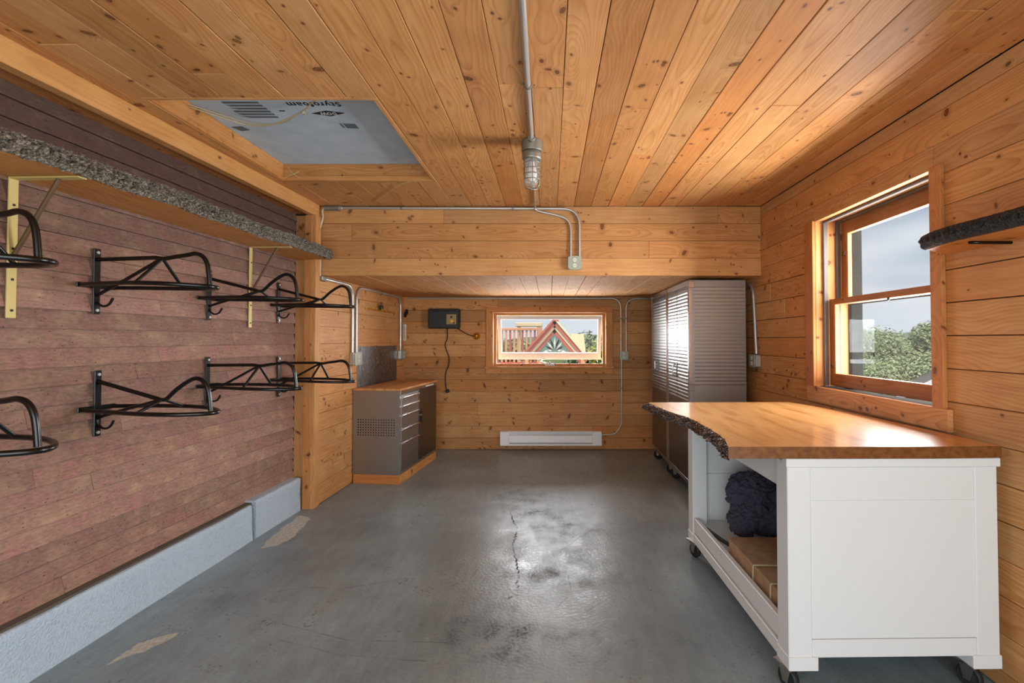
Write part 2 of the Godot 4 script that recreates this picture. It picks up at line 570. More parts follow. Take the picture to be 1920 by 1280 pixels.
func materials() -> void:
	var m := mat("pine", Color(1, 1, 1), 0.55)
	m.metallic_specular = 0.28
	m.albedo_texture = wood_atlas()
	var atlas: Texture2D = m.albedo_texture
	m = mat("pale_pine", Color(1, 1, 1), 0.8)
	m.albedo_texture = atlas
	m.metallic_specular = 0.25
	m = mat("siding", Color(1, 1, 1), 0.85)
	m.albedo_texture = siding_atlas()
	m = mat("floor_paint", Color(1, 1, 1), 1.0)
	m.albedo_texture = floor_maps()
	m.roughness_texture = floor_rough
	var speck := noise_tex(512, 0.09, 3, 4, [Color(0, 0, 0), Color(1, 1, 1)])
	m.heightmap_enabled = true
	m.heightmap_texture = floor_relief
	m.heightmap_scale = 0.09
	m = mat("footing_paint", Color(0.70, 0.76, 0.81), 0.75)
	tri(m, noise_tex(512, 0.03, 14, 4, [Color(0.93, 0.93, 0.93), Color(1, 1, 1), Color(0.96, 0.96, 0.96)]), 1.4, null, speck, 0.5)
	mat("dusty_sill", Color(0.36, 0.32, 0.27), 0.95)
	mat("dark_core", Color(0.16, 0.10, 0.06), 0.9)
	mat("white_paint", Color(0.86, 0.86, 0.855), 0.42)
	mat("white_enamel", Color(0.92, 0.92, 0.92), 0.35)
	m = mat("galvanised", Color(0.74, 0.735, 0.72), 0.36, 0.7)
	m = mat("cast_alloy", Color(0.55, 0.54, 0.50), 0.45, 0.7)
	m = mat("black_enamel", Color(0.018, 0.018, 0.02), 0.28)
	m = mat("steel", Color(0.62, 0.605, 0.585), 0.42, 1.0)
	m = mat("bright_steel", Color(0.74, 0.73, 0.72), 0.22, 1.0)
	m = mat("dark_steel", Color(0.42, 0.40, 0.385), 0.30, 1.0)
	m = mat("door_steel", Color(0.56, 0.55, 0.54), 0.3, 1.0)
	m = mat("sheet_steel", Color(1, 1, 1), 0.38, 0.9)
	tri(m, noise_tex(512, 0.012, 27, 5, [Color(0.30, 0.30, 0.31), Color(0.52, 0.53, 0.55), Color(0.42, 0.41, 0.41), Color(0.78, 0.80, 0.83)]), 1.1)
	m = mat("zinc_yellow", Color(0.78, 0.70, 0.44), 0.5, 0.15)
	m = mat("bark_grey", Color(1, 1, 1), 0.95)
	tri(m, noise_tex(512, 0.05, 51, 4, [Color(0.08, 0.07, 0.06), Color(0.30, 0.27, 0.235), Color(0.62, 0.58, 0.52), Color(0.72, 0.69, 0.64)]), 4.0, null, noise_tex(512, 0.03, 52, 4, [Color(0, 0, 0), Color(1, 1, 1)]), 1.2)
	m = mat("bark_black", Color(1, 1, 1), 0.6)
	tri(m, noise_tex(512, 0.05, 53, 4, [Color(0.03, 0.03, 0.035), Color(0.12, 0.11, 0.115), Color(0.22, 0.2, 0.2)]), 5.0, null, noise_tex(512, 0.06, 54, 4, [Color(0, 0, 0), Color(1, 1, 1)]), 1.0)
	m = mat("bark_varnished_glints", Color(1, 1, 1), 0.16)
	tri(m, noise_tex(512, 0.06, 55, 4, [Color(0.04, 0.025, 0.02), Color(0.12, 0.085, 0.07), Color(0.52, 0.44, 0.40), Color(0.86, 0.82, 0.80)]), 4.0, null, noise_tex(512, 0.035, 56, 4, [Color(0, 0, 0), Color(1, 1, 1)]), 1.6)  # the pale ramp colours paint bright glints into the bark
	m = mat("slab", Color(1, 1, 1), 0.3)
	m.albedo_texture = noise_tex(1024, 0.010, 61, 5, [Color(0.66, 0.44, 0.23), Color(0.78, 0.56, 0.32), Color(0.83, 0.62, 0.38), Color(0.74, 0.50, 0.27)], 4)
	m.clearcoat_enabled = true
	m.clearcoat = 0.45
	m.clearcoat_roughness = 0.16
	m = mat("slab_end", Color(1, 1, 1), 0.35)
	tri(m, noise_tex(512, 0.03, 62, 4, [Color(0.36, 0.20, 0.09), Color(0.45, 0.27, 0.12), Color(0.52, 0.33, 0.16)]), 2.0)
	m = mat("cardboard", Color(1, 1, 1), 0.8)
	tri(m, noise_tex(256, 0.03, 63, 3, [Color(0.60, 0.46, 0.33), Color(0.72, 0.57, 0.42)]), 2.0)
	mat("twine", Color(0.72, 0.66, 0.50), 0.9)
	m = mat("dark_cloth", Color(0.24, 0.24, 0.30), 0.85)
	m.rim_enabled = true
	m.rim = 0.4
	mat("rubber", Color(0.03, 0.03, 0.032), 0.55)
	mat("hole_backing_grey", Color(0.34, 0.34, 0.35), 0.8)  # cabinet inside, toned darker than the steel so the holes read dark
	mat("grey_rubber", Color(0.12, 0.12, 0.12), 0.6)
	m = mat("foam", Color(1, 1, 1), 0.7)
	tri(m, noise_tex(256, 0.02, 64, 3, [Color(0.68, 0.75, 0.80), Color(0.75, 0.81, 0.86)]), 1.0)
	mat("ink", Color(0.05, 0.05, 0.07), 0.8)
	mat("ink_grey", Color(0.36, 0.40, 0.43), 0.8)
	mat("ink_white", Color(0.78, 0.80, 0.82), 0.8)
	mat("black_plastic", Color(0.055, 0.052, 0.05), 0.45)
	mat("beige_plate", Color(0.60, 0.50, 0.30), 0.45)
	mat("brown_cord", Color(0.12, 0.045, 0.025), 0.6)
	mat("brass", Color(0.80, 0.58, 0.18), 0.35, 0.8)
	mat("cable_white", Color(0.72, 0.68, 0.58), 0.5)
	mat("cover_grey", Color(0.60, 0.62, 0.55), 0.5, 0.2)
	mat("ivory", Color(0.80, 0.79, 0.74), 0.45)
	mat("red_trim", Color(0.72, 0.38, 0.32), 0.7)
	mat("cedar", Color(0.86, 0.62, 0.48), 0.75)
	mat("cream_trim", Color(0.90, 0.82, 0.68), 0.7)
	m = mat("old_sill", Color(0.13, 0.11, 0.09), 1.0)
	m.metallic_specular = 0.05
	m = mat("outer_green", Color(0.09, 0.10, 0.095), 0.95)
	m.metallic_specular = 0.1
	mat("old_paint", Color(0.42, 0.38, 0.36), 0.85)
	mat("brace_brown", Color(0.36, 0.26, 0.14), 0.5)
	mat("teal_glass", Color(0.36, 0.50, 0.46), 0.3)
	mat("white_lead", Color(0.80, 0.82, 0.78), 0.6)
	m = mat("pane", Color(1, 1, 1, 0.03), 0.02)
	m.metallic_specular = 0.15
	m.transparency = BaseMaterial3D.TRANSPARENCY_ALPHA
	m.vertex_color_use_as_albedo = false
	m = mat("jar_glass", Color(0.95, 0.97, 0.97, 0.12), 0.04)
	m.transparency = BaseMaterial3D.TRANSPARENCY_ALPHA
	m.vertex_color_use_as_albedo = false
	mat("bulb_white", Color(0.85, 0.83, 0.82), 0.5)
	m = mat("leaf", Color(1, 1, 1), 0.7)
	m.backlight_enabled = true
	m.backlight = Color(0.4, 0.42, 0.25)
	mat("trunk", Color(0.22, 0.17, 0.13), 0.9)
	m = mat("grass", Color(1, 1, 1), 0.95)
	tri(m, noise_tex(512, 0.02, 71, 4, [Color(0.22, 0.30, 0.13), Color(0.36, 0.42, 0.20), Color(0.45, 0.47, 0.27)]), 0.05)
	mat("far_hill", Color(0.36, 0.43, 0.38), 1.0)
	mat("shingle", Color(0.36, 0.36, 0.36), 0.9)
	mat("exterior_wall", Color(0.55, 0.42, 0.33), 0.85)
	mat("plaster", Color(0.52, 0.38, 0.25), 0.8)


# ---------------------------------------------------------------- boards
func tint(lo := 0.82, hi := 1.08) -> Color:
	var t := R.randf_range(lo, hi)
	var w := R.randf_range(-0.05, 0.05)
	return Color(t * (1.0 + w * 0.5), t, t * (1.0 - w))

func wood_uv(lo: Vector3, hi: Vector3, lon: int, ac: int, v0 := 0.0, wid := 0.142, sid := -1) -> Callable:
	var th := 3 - lon - ac
	var k := float(R.randi_range(0, int(STRIPS) - 1) if sid < 0 else sid)
	var uo := R.randf()
	var fu := 1.0 if R.randf() < 0.5 else -1.0
	wid = maxf(wid, (hi[ac] - lo[ac]) * 1.02)
	var a0 := lo[ac] - v0
	var t0 := lo[th]
	return func(p: Vector3) -> Vector2:
		return Vector2(uo + fu * (p[lon] + 0.7 * (p[th] - t0)) / 2.4, (k + clampf((p[ac] - a0 + (p[th] - t0) * 0.5) / wid, 0.015, 0.985)) / STRIPS)

func board(mb: MB, lo: Vector3, hi: Vector3, lon: int, ac: int, bev := 0.002, tn := Color(1, 1, 1)) -> void:
	mb.c = tn
	mb.box(lo, hi, bev, wood_uv(lo, hi, lon, ac))
	mb.c = Color(1, 1, 1)

func wood_part(parent: Node3D, called: String, lo: Vector3, hi: Vector3, lon: int, ac: int, tn := Color(1, 1, 1), bev := 0.002) -> MeshInstance3D:
	var mb := MB.new()
	board(mb, lo, hi, lon, ac, bev, tn)
	return part(mb, called, M.pine, parent)

# planks laid side by side on a face: lon = axis along the boards, ac = axis across, nrm = axis of the face, facing the room at "at" (depth "deep" goes away from the room)
func planks(parent: Node3D, lon: int, ac: int, at: float, deep: float, l0: float, l1: float, c0: float, c1: float, width: float, phase: float, holes: Array, jlen: Vector2, tl := 0.82, thh := 1.08, gap := 0.003, hue := Color(1, 1, 1), mt: Material = null, special := {}) -> void:
	var nrm := 3 - lon - ac
	var i0 := int(floor((c0 - phase) / width))
	var i1 := int(ceil((c1 - phase) / width))
	for i in range(i0, i1):
		var a := maxf(phase + i * width, c0)
		var b := minf(phase + (i + 1) * width, c1)
		if b - a < 0.008:
			continue
		var z := l0 - R.randf_range(0.0, jlen.x)
		var wide_joint := R.randf_range(-0.2, 0.9)
		while z < l1:
			var e := z + R.randf_range(jlen.x, jlen.y)
			if l1 - e < 0.35: e = l1
			var pieces := [Rect2(maxf(z, l0), a, minf(e, l1) - maxf(z, l0), b - a)]
			for h: Rect2 in holes:
				var nxt := []
				for p: Rect2 in pieces:
					if not p.intersects(h):
						nxt.append(p)
						continue
					if p.position.x < h.position.x:
						nxt.append(Rect2(p.position.x, p.position.y, h.position.x - p.position.x, p.size.y))
					if p.end.x > h.end.x:
						nxt.append(Rect2(h.end.x, p.position.y, p.end.x - h.end.x, p.size.y))
					var x0 := maxf(p.position.x, h.position.x)
					var x1 := minf(p.end.x, h.end.x)
					if p.position.y < h.position.y:
						nxt.append(Rect2(x0, p.position.y, x1 - x0, h.position.y - p.position.y))
					if p.end.y > h.end.y:
						nxt.append(Rect2(x0, h.end.y, x1 - x0, p.end.y - h.end.y))
				pieces = nxt
			var tn := tint(tl, thh)
			tn *= hue
			tn *= special.get(i, Color(1, 1, 1))
			var k := R.randi_range(0, int(STRIPS) - 1)
			var proud := R.randf_range(-0.0012, 0.0012)
			for p: Rect2 in pieces:
				if p.size.x < 0.01 or p.size.y < 0.008:
					continue
				var lo := Vector3.ZERO
				var hi := Vector3.ZERO
				lo[lon] = p.position.x + gap * 0.3; hi[lon] = p.end.x - gap * 0.3
				lo[ac] = p.position.y + gap * wide_joint; hi[ac] = p.end.y - gap * 0.5
				lo[nrm] = minf(at + proud, at + deep); hi[nrm] = maxf(at + proud, at + deep)
				var mb := MB.new()
				mb.c = tn
				mb.box(lo, hi, 0.002, wood_uv(lo, hi, lon, ac, p.position.y - (phase + i * width), width * 1.02, k))
				part(mb, "plank", mt if mt else M.pine, parent)
			z = e

func shell(called: String, label: String, cat: String, boxes: Array, m: Material, fr := Transform3D.IDENTITY, at := Vector3.ZERO) -> Node3D:
	var o := thing(called, label, cat, at, fr, "", "structure")
	for b in boxes:
		var mb := MB.new()
		mb.box(b[0], b[1])
		part(mb, "core", m, o)
	return o


# ---------------------------------------------------------------- light and setting
func sky_picture() -> ImageTexture:
	var W := 1024
	var H := 512
	var a := field(256, 512, 0.035, 81, 5, W, H)
	var b := field(128, 512, 0.07, 83, 4, W, H)
	var out := PackedByteArray()
	out.resize(W * H * 3)
	for y in H:
		var up := clampf((H * 0.5 - y) / (H * 0.5), 0.0, 1.0)
		for x in W:
			var i := y * W + x
			var k := clampf((a[i] / 255.0 * 0.7 + b[i] / 255.0 * 0.4 - 0.34) * 2.1, 0.0, 1.0)
			var c := Color(0.63, 0.71, 0.79).lerp(Color(0.95, 0.96, 0.97), k * 0.95)
			c = c.lerp(Color(0.88, 0.91, 0.94), clampf(1.0 - up * 7.0, 0.0, 1.0) * 0.6)
			out[i * 3] = int(c.r * 255); out[i * 3 + 1] = int(c.g * 255); out[i * 3 + 2] = int(c.b * 255)
	return tex(out, W, H, Image.FORMAT_RGB8)

func area(called: String, at: Vector3, turn: float, tilt: float, size: Vector2, energy: float, col: Color) -> void:
	var l := AreaLight3D.new()
	l.name = called
	l.area_size = size
	l.area_normalize_energy = true
	l.light_energy = energy
	l.light_color = col
	l.shadow_enabled = true
	add_child(l)
	l.position = at
	l.rotation_degrees = Vector3(tilt, turn, 0)

func camera_and_light() -> void:
	var cam := Camera3D.new()
	cam.name = "camera"
	add_child(cam)
	var near := 0.05
	var f := 920.0
	cam.position = Vector3(0, 1.326, 0)
	cam.rotation_degrees = Vector3(1.2, 0, 0)
	cam.set_frustum(near * 1280.0 / f, Vector2(-71.0, -22.27) / f * near, near, 900.0)
	cam.current = true
	var e := Environment.new()
	e.background_mode = Environment.BG_SKY
	var sky := Sky.new()
	var pm := PanoramaSkyMaterial.new()
	pm.panorama = sky_picture()
	sky.sky_material = pm
	e.sky = sky
	e.background_energy_multiplier = 1.0
	e.tonemap_mode = Environment.TONE_MAPPER_LINEAR
	e.tonemap_exposure = 1.0
	e.sdfgi_enabled = true
	e.ssao_enabled = true
	e.ssil_enabled = true
	var we := WorldEnvironment.new()
	we.name = "world_environment"
	we.environment = e
	add_child(we)
	# daylight from the open doorway behind the camera and from the two windows
	area("doorway_daylight", Vector3(-0.1, 1.12, 1.28), 0.0, 0.0, Vector2(3.2, 2.1), 10.6, Color(0.94, 0.98, 1.0))
	area("side_window_daylight", Vector3(3.3, 1.35, -2.67), 90.0, 0.0, Vector2(4.5, 3.3), 175.0, Color(0.98, 0.99, 1.0))
	area("rear_window_daylight", Vector3(0.0, 0.85, -7.3), 180.0, 0.0, Vector2(2.4, 2.3), 48.0, Color(0.97, 0.985, 1.0))

	# added sun, none seen in the overcast: brightens what stands outside, over the roof
	var sun := DirectionalLight3D.new()
	sun.name = "added_sun"
	sun.light_energy = 1.2
	sun.light_angular_distance = 12.0
	sun.light_color = Color(1.0, 0.96, 0.90)
	sun.shadow_enabled = true
	sun.sky_mode = DirectionalLight3D.SKY_MODE_LIGHT_ONLY
	add_child(sun)
	sun.rotation_degrees = Vector3(-58.0, -25.0, 0)

func setting() -> void:
	var core: Material = M.dark_core
	# floor
	var o := thing("floor", "grey painted concrete floor, scuffed and stained", "floor", Vector3.ZERO, WF, "", "structure")
	var mb := MB.new()
	var fx0 := -2.7; var fx1 := 2.2; var fz0 := -6.3; var fz1 := 1.6
	var fuv := func(p: Vector3) -> Vector2: return Vector2((p.x + 2.2) / 4.0, (p.z + 6.0) / 5.0)
	mb.box(Vector3(fx0, -0.15, fz0), Vector3(fx1, 0, fz1), 0.0, fuv)
	part(mb, "slab", M.floor_paint, o)
	# ceiling with its hatch
	var hz0 := -3.33; var hz1 := -2.20; var hx0 := -1.82; var hx1 := -0.80
	o = shell("ceiling", "knotty pine board ceiling with square hatch", "ceiling", [
		[Vector3(-2.6, CEIL + 0.018, BEAM - 0.1), Vector3(hx0 - 0.02, CEIL + 0.12, 1.4)], [Vector3(hx1 + 0.02, CEIL + 0.018, BEAM - 0.1), Vector3(2.0, CEIL + 0.12, 1.4)],
		[Vector3(hx0 - 0.02, CEIL + 0.018, BEAM - 0.1), Vector3(hx1 + 0.02, CEIL + 0.12, hz0 - 0.02)], [Vector3(hx0 - 0.02, CEIL + 0.018, hz1 + 0.02), Vector3(hx1 + 0.02, CEIL + 0.12, 1.4)]], core)
	planks(o, 2, 0, CEIL, 0.018, BEAM, 1.2, -2.06, RIGHT, 0.1385, 0.058, [Rect2(hz0, hx0, hz1 - hz0, hx1 - hx0)], Vector2(2.2, 4.6), 0.80, 1.06, 0.0036, Color(1, 1, 1), null, {1: Color(0.82, 0.72, 0.64), -3: Color(0.9, 0.84, 0.78), 5: Color(0.94, 0.88, 0.84)})
	o = thing("trim_1", "pine boards lining the ceiling hatch", "trim", Vector3(-1.3, CEIL, -2.75), WF, "", "structure")
	wood_part(o, "lining_board", Vector3(hx0 - 0.02, CEIL - 0.002, hz0), Vector3(hx0, CEIL + 0.115, hz1), 2, 1, Color(1.0, 0.93, 0.8))
	wood_part(o, "lining_board", Vector3(hx1, CEIL - 0.002, hz0), Vector3(hx1 + 0.02, CEIL + 0.115, hz1), 2, 1)
	wood_part(o, "lining_board", Vector3(hx0 - 0.02, CEIL - 0.002, hz0 - 0.02), Vector3(hx1 + 0.02, CEIL + 0.115, hz0), 0, 1, Color(0.85, 0.78, 0.7))
	wood_part(o, "lining_board", Vector3(hx0 - 0.02, CEIL - 0.002, hz1), Vector3(hx1 + 0.02, CEIL + 0.115, hz1 + 0.02), 0, 1)
	wood_part(o, "stop_strip", Vector3(hx0, CEIL + 0.0, hz0 + 0.0), Vector3(hx1, CEIL + 0.03, hz0 + 0.012), 0, 1, Color(0.9, 0.8, 0.7))
	wood_part(o, "stop_strip", Vector3(hx0, CEIL + 0.0, hz0 + 0.012), Vector3(hx0 + 0.012, CEIL + 0.03, hz1), 2, 1, Color(0.9, 0.8, 0.7))
	# unseen roof slab over everything, added to block the sky
	shell("roof", "unseen flat roof slab added above the ceiling to block the sky", "roof", [[Vector3(-3.0, 2.62, -6.4), Vector3(2.3, 2.72, 1.7)]], core)
	# rear wall
	var wx0 := -0.689; var wx1 := 0.68; var wy0 := 1.003; var wy1 := 1.657
	o = shell("wall_back", "horizontal knotty pine boards on the rear wall", "wall", [
		[Vector3(-2.3, 0, BACK - 0.17), Vector3(wx0 - 0.02, SOFF + 0.3, BACK - 0.018)], [Vector3(wx1 + 0.02, 0, BACK - 0.17), Vector3(2.0, SOFF + 0.3, BACK - 0.018)],
		[Vector3(wx0 - 0.02, 0, BACK - 0.17), Vector3(wx1 + 0.02, wy0 - 0.02, BACK - 0.018)], [Vector3(wx0 - 0.02, wy1 + 0.02, BACK - 0.17), Vector3(wx1 + 0.02, SOFF + 0.3, BACK - 0.018)]], core)
	planks(o, 0, 1, BACK, -0.018, -1.86, RIGHT, 0.004, SOFF + 0.01, 0.1405, 0.0, [Rect2(wx0, wy0, wx1 - wx0, wy1 - wy0)], Vector2(1.6, 3.4), 0.66, 0.98, 0.002)
	# low rear ceiling and beam
	o = shell("ceiling_rear", "low pine board ceiling over the rear bay", "ceiling", [[Vector3(-2.3, SOFF + 0.018, BACK - 0.15), Vector3(2.0, SOFF + 0.1, BEAM - 0.018)]], core)
	planks(o, 2, 0, SOFF, 0.018, BACK, BEAM, -1.95, RIGHT, 0.1385, 0.02, [], Vector2(1.2, 2.4), 0.95, 1.12, 0.003, Color(1, 1, 1), M.pale_pine)
	o = shell("wall_beam", "boxed pine beam face above the rear bay", "wall", [[Vector3(-2.3, SOFF + 0.02, BEAM - 0.2), Vector3(2.0, CEIL + 0.1, BEAM - 0.018)]], core)
	planks(o, 0, 1, BEAM, -0.018, -1.95, RIGHT, SOFF, CEIL, 0.1413, SOFF, [], Vector2(1.9, 3.8), 0.70, 0.92, 0.002)
	# window wall
	o = shell("wall_right", "horizontal knotty pine boards on the window wall", "wall", [
		[Vector3(RIGHT + 0.018, 0, -6.2), Vector3(RIGHT + 0.24, CEIL + 0.2, -3.18)], [Vector3(RIGHT + 0.018, 0, -2.16), Vector3(RIGHT + 0.24, CEIL + 0.2, 1.5)],
		[Vector3(RIGHT + 0.018, 0, -3.18), Vector3(RIGHT + 0.24, 1.0, -2.16)], [Vector3(RIGHT + 0.018, 2.11, -3.18), Vector3(RIGHT + 0.24, CEIL + 0.2, -2.16)]], core)
	planks(o, 2, 1, RIGHT, 0.018, BACK, 1.2, 0.004, CEIL, 0.1415, 0.0705, [Rect2(-3.16, 1.03, 0.98, 1.06)], Vector2(2.0, 4.2), 0.84, 1.05, 0.003)
	# left wall: lapped barn siding
	o = shell("wall_left", "old lapped siding with worn red paint", "wall", [[Vector3(-0.4, 0, -0.03), Vector3(-0.186, CEIL + 0.2, 5.3)]], core, LF)
	var y := 0.236
	while y < 2.40:
		var z := -R.randf_range(0.0, 1.0)
		while z < 5.2:
			var e := z + R.randf_range(0.9, 2.6)
			if e > 5.0: e = 5.2
			var za := maxf(z, -0.013)
			if e - za > 0.1:
				var b2 := MB.new()
				var q := R.randf_range(0.68, 0.98) * (0.36 if y > 2.0 else (0.72 if y > 1.78 else 1.0))  # top boards a darker brown; rows under the shelf darkened partly for its shade
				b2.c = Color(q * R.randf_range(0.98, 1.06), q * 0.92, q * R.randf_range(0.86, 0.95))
				var u0 := R.randf(); var v0 := R.randf()
				var pr := R.randf_range(-0.0015, 0.0015)
				var bot := -0.149 + pr
				var suv := func(p: Vector3) -> Vector2: return Vector2(u0 + p.z / 1.9, v0 + (p.y - y - p.x) / 0.95)
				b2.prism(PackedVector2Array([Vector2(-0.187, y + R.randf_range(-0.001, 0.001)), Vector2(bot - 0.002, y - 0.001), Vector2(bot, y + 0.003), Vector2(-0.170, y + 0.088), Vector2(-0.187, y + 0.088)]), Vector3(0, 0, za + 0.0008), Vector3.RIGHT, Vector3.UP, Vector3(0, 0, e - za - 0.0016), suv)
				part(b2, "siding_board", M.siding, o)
			z = e
		y += 0.0813
	# footing under the siding
	o = thing("baseboard_left", "pale blue painted concrete footing with a broken joint", "footing", Vector3(-0.1, 0, 2.5), LF, "", "structure")
	for seg in [[0.60, 5.2, 0.232, 0.0, 150], [0.03, 0.575, 0.252, 0.008, 24]]:
		mb = MB.new()
		var s0: float = seg[0]; var s1: float = seg[1]; var top: float = seg[2]; var lip: float = seg[3]
		var sec := [Vector2(-0.075, -0.02), Vector2(-0.078, 0.05), Vector2(-0.086, 0.12), Vector2(-0.084, 0.18), Vector2(-0.085 + lip, top - 0.035), Vector2(-0.085 + lip, top - 0.008), Vector2(-0.093, top), Vector2(-0.13, top), Vector2(-0.186, top)]
		mb.sheet(seg[4], 8, func(a: float, b: float) -> Vector3:
			var p: Vector2 = sec[int(round(b * 8))]
			var zz := lerpf(s0, s1, a)
			var nz := N3.get_noise_3d(zz * 260.0, p.y * 400.0, 7.0) * 0.006 + N3.get_noise_3d(zz * 60.0, p.y * 60.0, 3.0) * 0.008
			return Vector3(p.x + nz, p.y + N3.get_noise_3d(zz * 90.0, 5.0, p.y * 50.0) * (0.012 if p.y > 0.1 else 0.004), zz))
		for zc: float in [s0, s1]:
			var cap := []
			for p: Vector2 in sec:
				cap.append(Vector3(p.x, p.y, zc))
			cap.append(Vector3(-0.186, -0.02, zc))
			mb.poly(cap, Vector3(0, 0, -1 if zc == s0 else 1))
		part(mb, "footing_block", M.footing_paint, o)
	mb = MB.new()
	mb.box(Vector3(-0.187, 0.2, 0.0), Vector3(-0.104, 0.2395, 5.2), 0.002)
	part(mb, "sill_strip", M.dusty_sill, o)
	# nook wall behind the post
	o = shell("wall_left_rear", "pine boards on the left side of the rear bay", "wall", [[Vector3(-0.4, 0, -2.3), Vector3(-0.018, CEIL + 0.1, -0.03)]], core, LF)
	planks(o, 2, 1, 0.0, -0.018, -2.16, -0.07, 0.004, SOFF + 0.01, 0.1405, 0.03, [], Vector2(1.0, 2.4), 0.95, 1.12, 0.002)
	o = thing("trim_2", "pine corner post between the old siding and the rear bay", "trim", Vector3(-0.03, 0, -0.04), LF, "", "structure")
	wood_part(o, "post_face", Vector3(-0.02, 0.0, -0.078), Vector3(0.012, 2.315, 0.0), 1, 2, Color(1.08, 1.02, 0.95))
	wood_part(o, "post_edge", Vector3(-0.078, 0.0, -0.03), Vector3(-0.02, 2.315, 0.004), 1, 0, Color(0.9, 0.86, 0.84))
	wood_part(o, "corner_board", Vector3(-0.16, 0.0, -0.029), Vector3(-0.078, 2.315, -0.014), 1, 0, Color(0.9, 0.86, 0.84))
	o = thing("trim_3", "pine header board along the top of the old siding", "trim", Vector3(-0.03, 2.32, 2.5), LF, "", "structure")
	wood_part(o, "header_board", Vector3(-0.05, 2.314, -0.09), Vector3(0.0, CEIL, 5.2), 2, 1, Color(1.06, 1.0, 0.92))
	wood_part(o, "backing_board", Vector3(-0.19, 2.33, -0.09), Vector3(-0.05, CEIL, 5.2), 2, 0, Color(0.85, 0.8, 0.76))
	# front wall with the open doorway behind the camera
	shell("wall_front", "wall around the open doorway", "wall", [[Vector3(-2.7, 0, 1.3), Vector3(-1.8, 2.62, 1.5)], [Vector3(1.6, 0, 1.3), Vector3(2.2, 2.62, 1.5)], [Vector3(-1.8, 2.22, 1.3), Vector3(1.6, 2.62, 1.5)]], M.plaster)

	# side window: old double-hung sash
	o = thing("window_1", "old double-hung wooden sash window on the right wall", "window", Vector3(RIGHT, 1.03, -2.67), WF, "", "structure")
	var z0 := -3.16; var z1 := -2.18; var y0 := 1.03; var y1 := 2.09
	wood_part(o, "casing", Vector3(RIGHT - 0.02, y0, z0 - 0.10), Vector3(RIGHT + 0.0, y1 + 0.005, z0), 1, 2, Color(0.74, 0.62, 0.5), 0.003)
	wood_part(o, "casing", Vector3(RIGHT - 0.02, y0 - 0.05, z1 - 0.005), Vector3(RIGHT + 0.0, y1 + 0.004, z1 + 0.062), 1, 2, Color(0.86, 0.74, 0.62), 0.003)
	wood_part(o, "apron", Vector3(RIGHT - 0.024, y0 - 0.098, z0 - 0.08), Vector3(RIGHT, y0 + 0.0, z1 + 0.09), 2, 1, Color(0.98, 0.95, 0.95), 0.003)
	wood_part(o, "jamb", Vector3(RIGHT, y0, z0 - 0.02), Vector3(RIGHT + 0.21, y1, z0), 1, 0, Color(0.9, 0.85, 0.82))
	wood_part(o, "jamb", Vector3(RIGHT, y0, z1), Vector3(RIGHT + 0.21, y1, z1 + 0.02), 1, 0, Color(0.9, 0.75, 0.62))
	wood_part(o, "head", Vector3(RIGHT, y1, z0 - 0.02), Vector3(RIGHT + 0.21, y1 + 0.02, z1 + 0.02), 2, 0, Color(0.9, 0.85, 0.82))
	mb = MB.new()
	mb.prism(PackedVector2Array([Vector2(RIGHT - 0.0, y0 - 0.03), Vector2(RIGHT, y0 - 0.004), Vector2(RIGHT + 0.24, y0 - 0.022), Vector2(RIGHT + 0.24, y0 - 0.05)]), Vector3(0, 0, z0), Vector3.RIGHT, Vector3.UP, Vector3(0, 0, z1 - z0))
	part(mb, "sill", M.old_sill, o)
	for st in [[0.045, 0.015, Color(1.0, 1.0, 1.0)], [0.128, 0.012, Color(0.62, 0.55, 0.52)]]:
		var sx: float = RIGHT + st[0]
		for bd in [[Vector3(sx, y0, z0), Vector3(sx + 0.03, y1, z0 + st[1])], [Vector3(sx, y0, z1 - st[1]), Vector3(sx + 0.03, y1, z1)], [Vector3(sx, y1 - st[1], z0 + st[1]), Vector3(sx + 0.03, y1, z1 - st[1])]]:
			mb = MB.new()
			mb.c = st[2]
			mb.box(bd[0], bd[1], 0.004)
			part(mb, "stop_bead", M.old_paint, o)
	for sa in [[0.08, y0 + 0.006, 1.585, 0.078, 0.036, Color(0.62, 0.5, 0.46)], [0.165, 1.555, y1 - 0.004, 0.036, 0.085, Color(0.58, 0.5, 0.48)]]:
		var x0: float = RIGHT + sa[0]
		var a: float = sa[1]; var b: float = sa[2]
		var stile := wood_part(o, "sash", Vector3(x0, a, z0 + 0.012), Vector3(x0 + 0.036, b, z0 + 0.058), 1, 2, sa[5])
		wood_part(stile, "stile", Vector3(x0, a, z1 - 0.058), Vector3(x0 + 0.036, b, z1 - 0.012), 1, 2, sa[5])
		wood_part(stile, "rail", Vector3(x0, a, z0 + 0.058), Vector3(x0 + 0.036, a + sa[3], z1 - 0.058), 2, 1, sa[5])
		wood_part(stile, "rail", Vector3(x0, b - sa[4], z0 + 0.058), Vector3(x0 + 0.036, b, z1 - 0.058), 2, 1, sa[5])
		wood_part(stile, "glazing_bead", Vector3(x0 + 0.004, a + sa[3], z0 + 0.058), Vector3(x0 + 0.016, b - sa[4], z0 + 0.066), 1, 2, Color(0.9, 0.85, 0.82))
		mb = MB.new()
		mb.box(Vector3(x0 + 0.017, a + sa[3] - 0.004, z0 + 0.055), Vector3(x0 + 0.021, b - sa[4] + 0.004, z1 - 0.055))
		part(mb, "glass_pane", M.pane, stile)
	mb = MB.new()
	mb.box(Vector3(RIGHT + 0.215, y0 - 0.06, z0 - 0.06), Vector3(RIGHT + 0.29, y1 + 0.03, z0 + 0.02), 0.003)
	part(mb, "outer_frame", M.outer_green, o)
	mb = MB.new()
	mb.box(Vector3(RIGHT + 0.215, y0 - 0.06, z1 - 0.02), Vector3(RIGHT + 0.29, y1 + 0.03, z1 + 0.06), 0.003)
	part(mb, "outer_frame", M.outer_green, o)
	mb = MB.new()
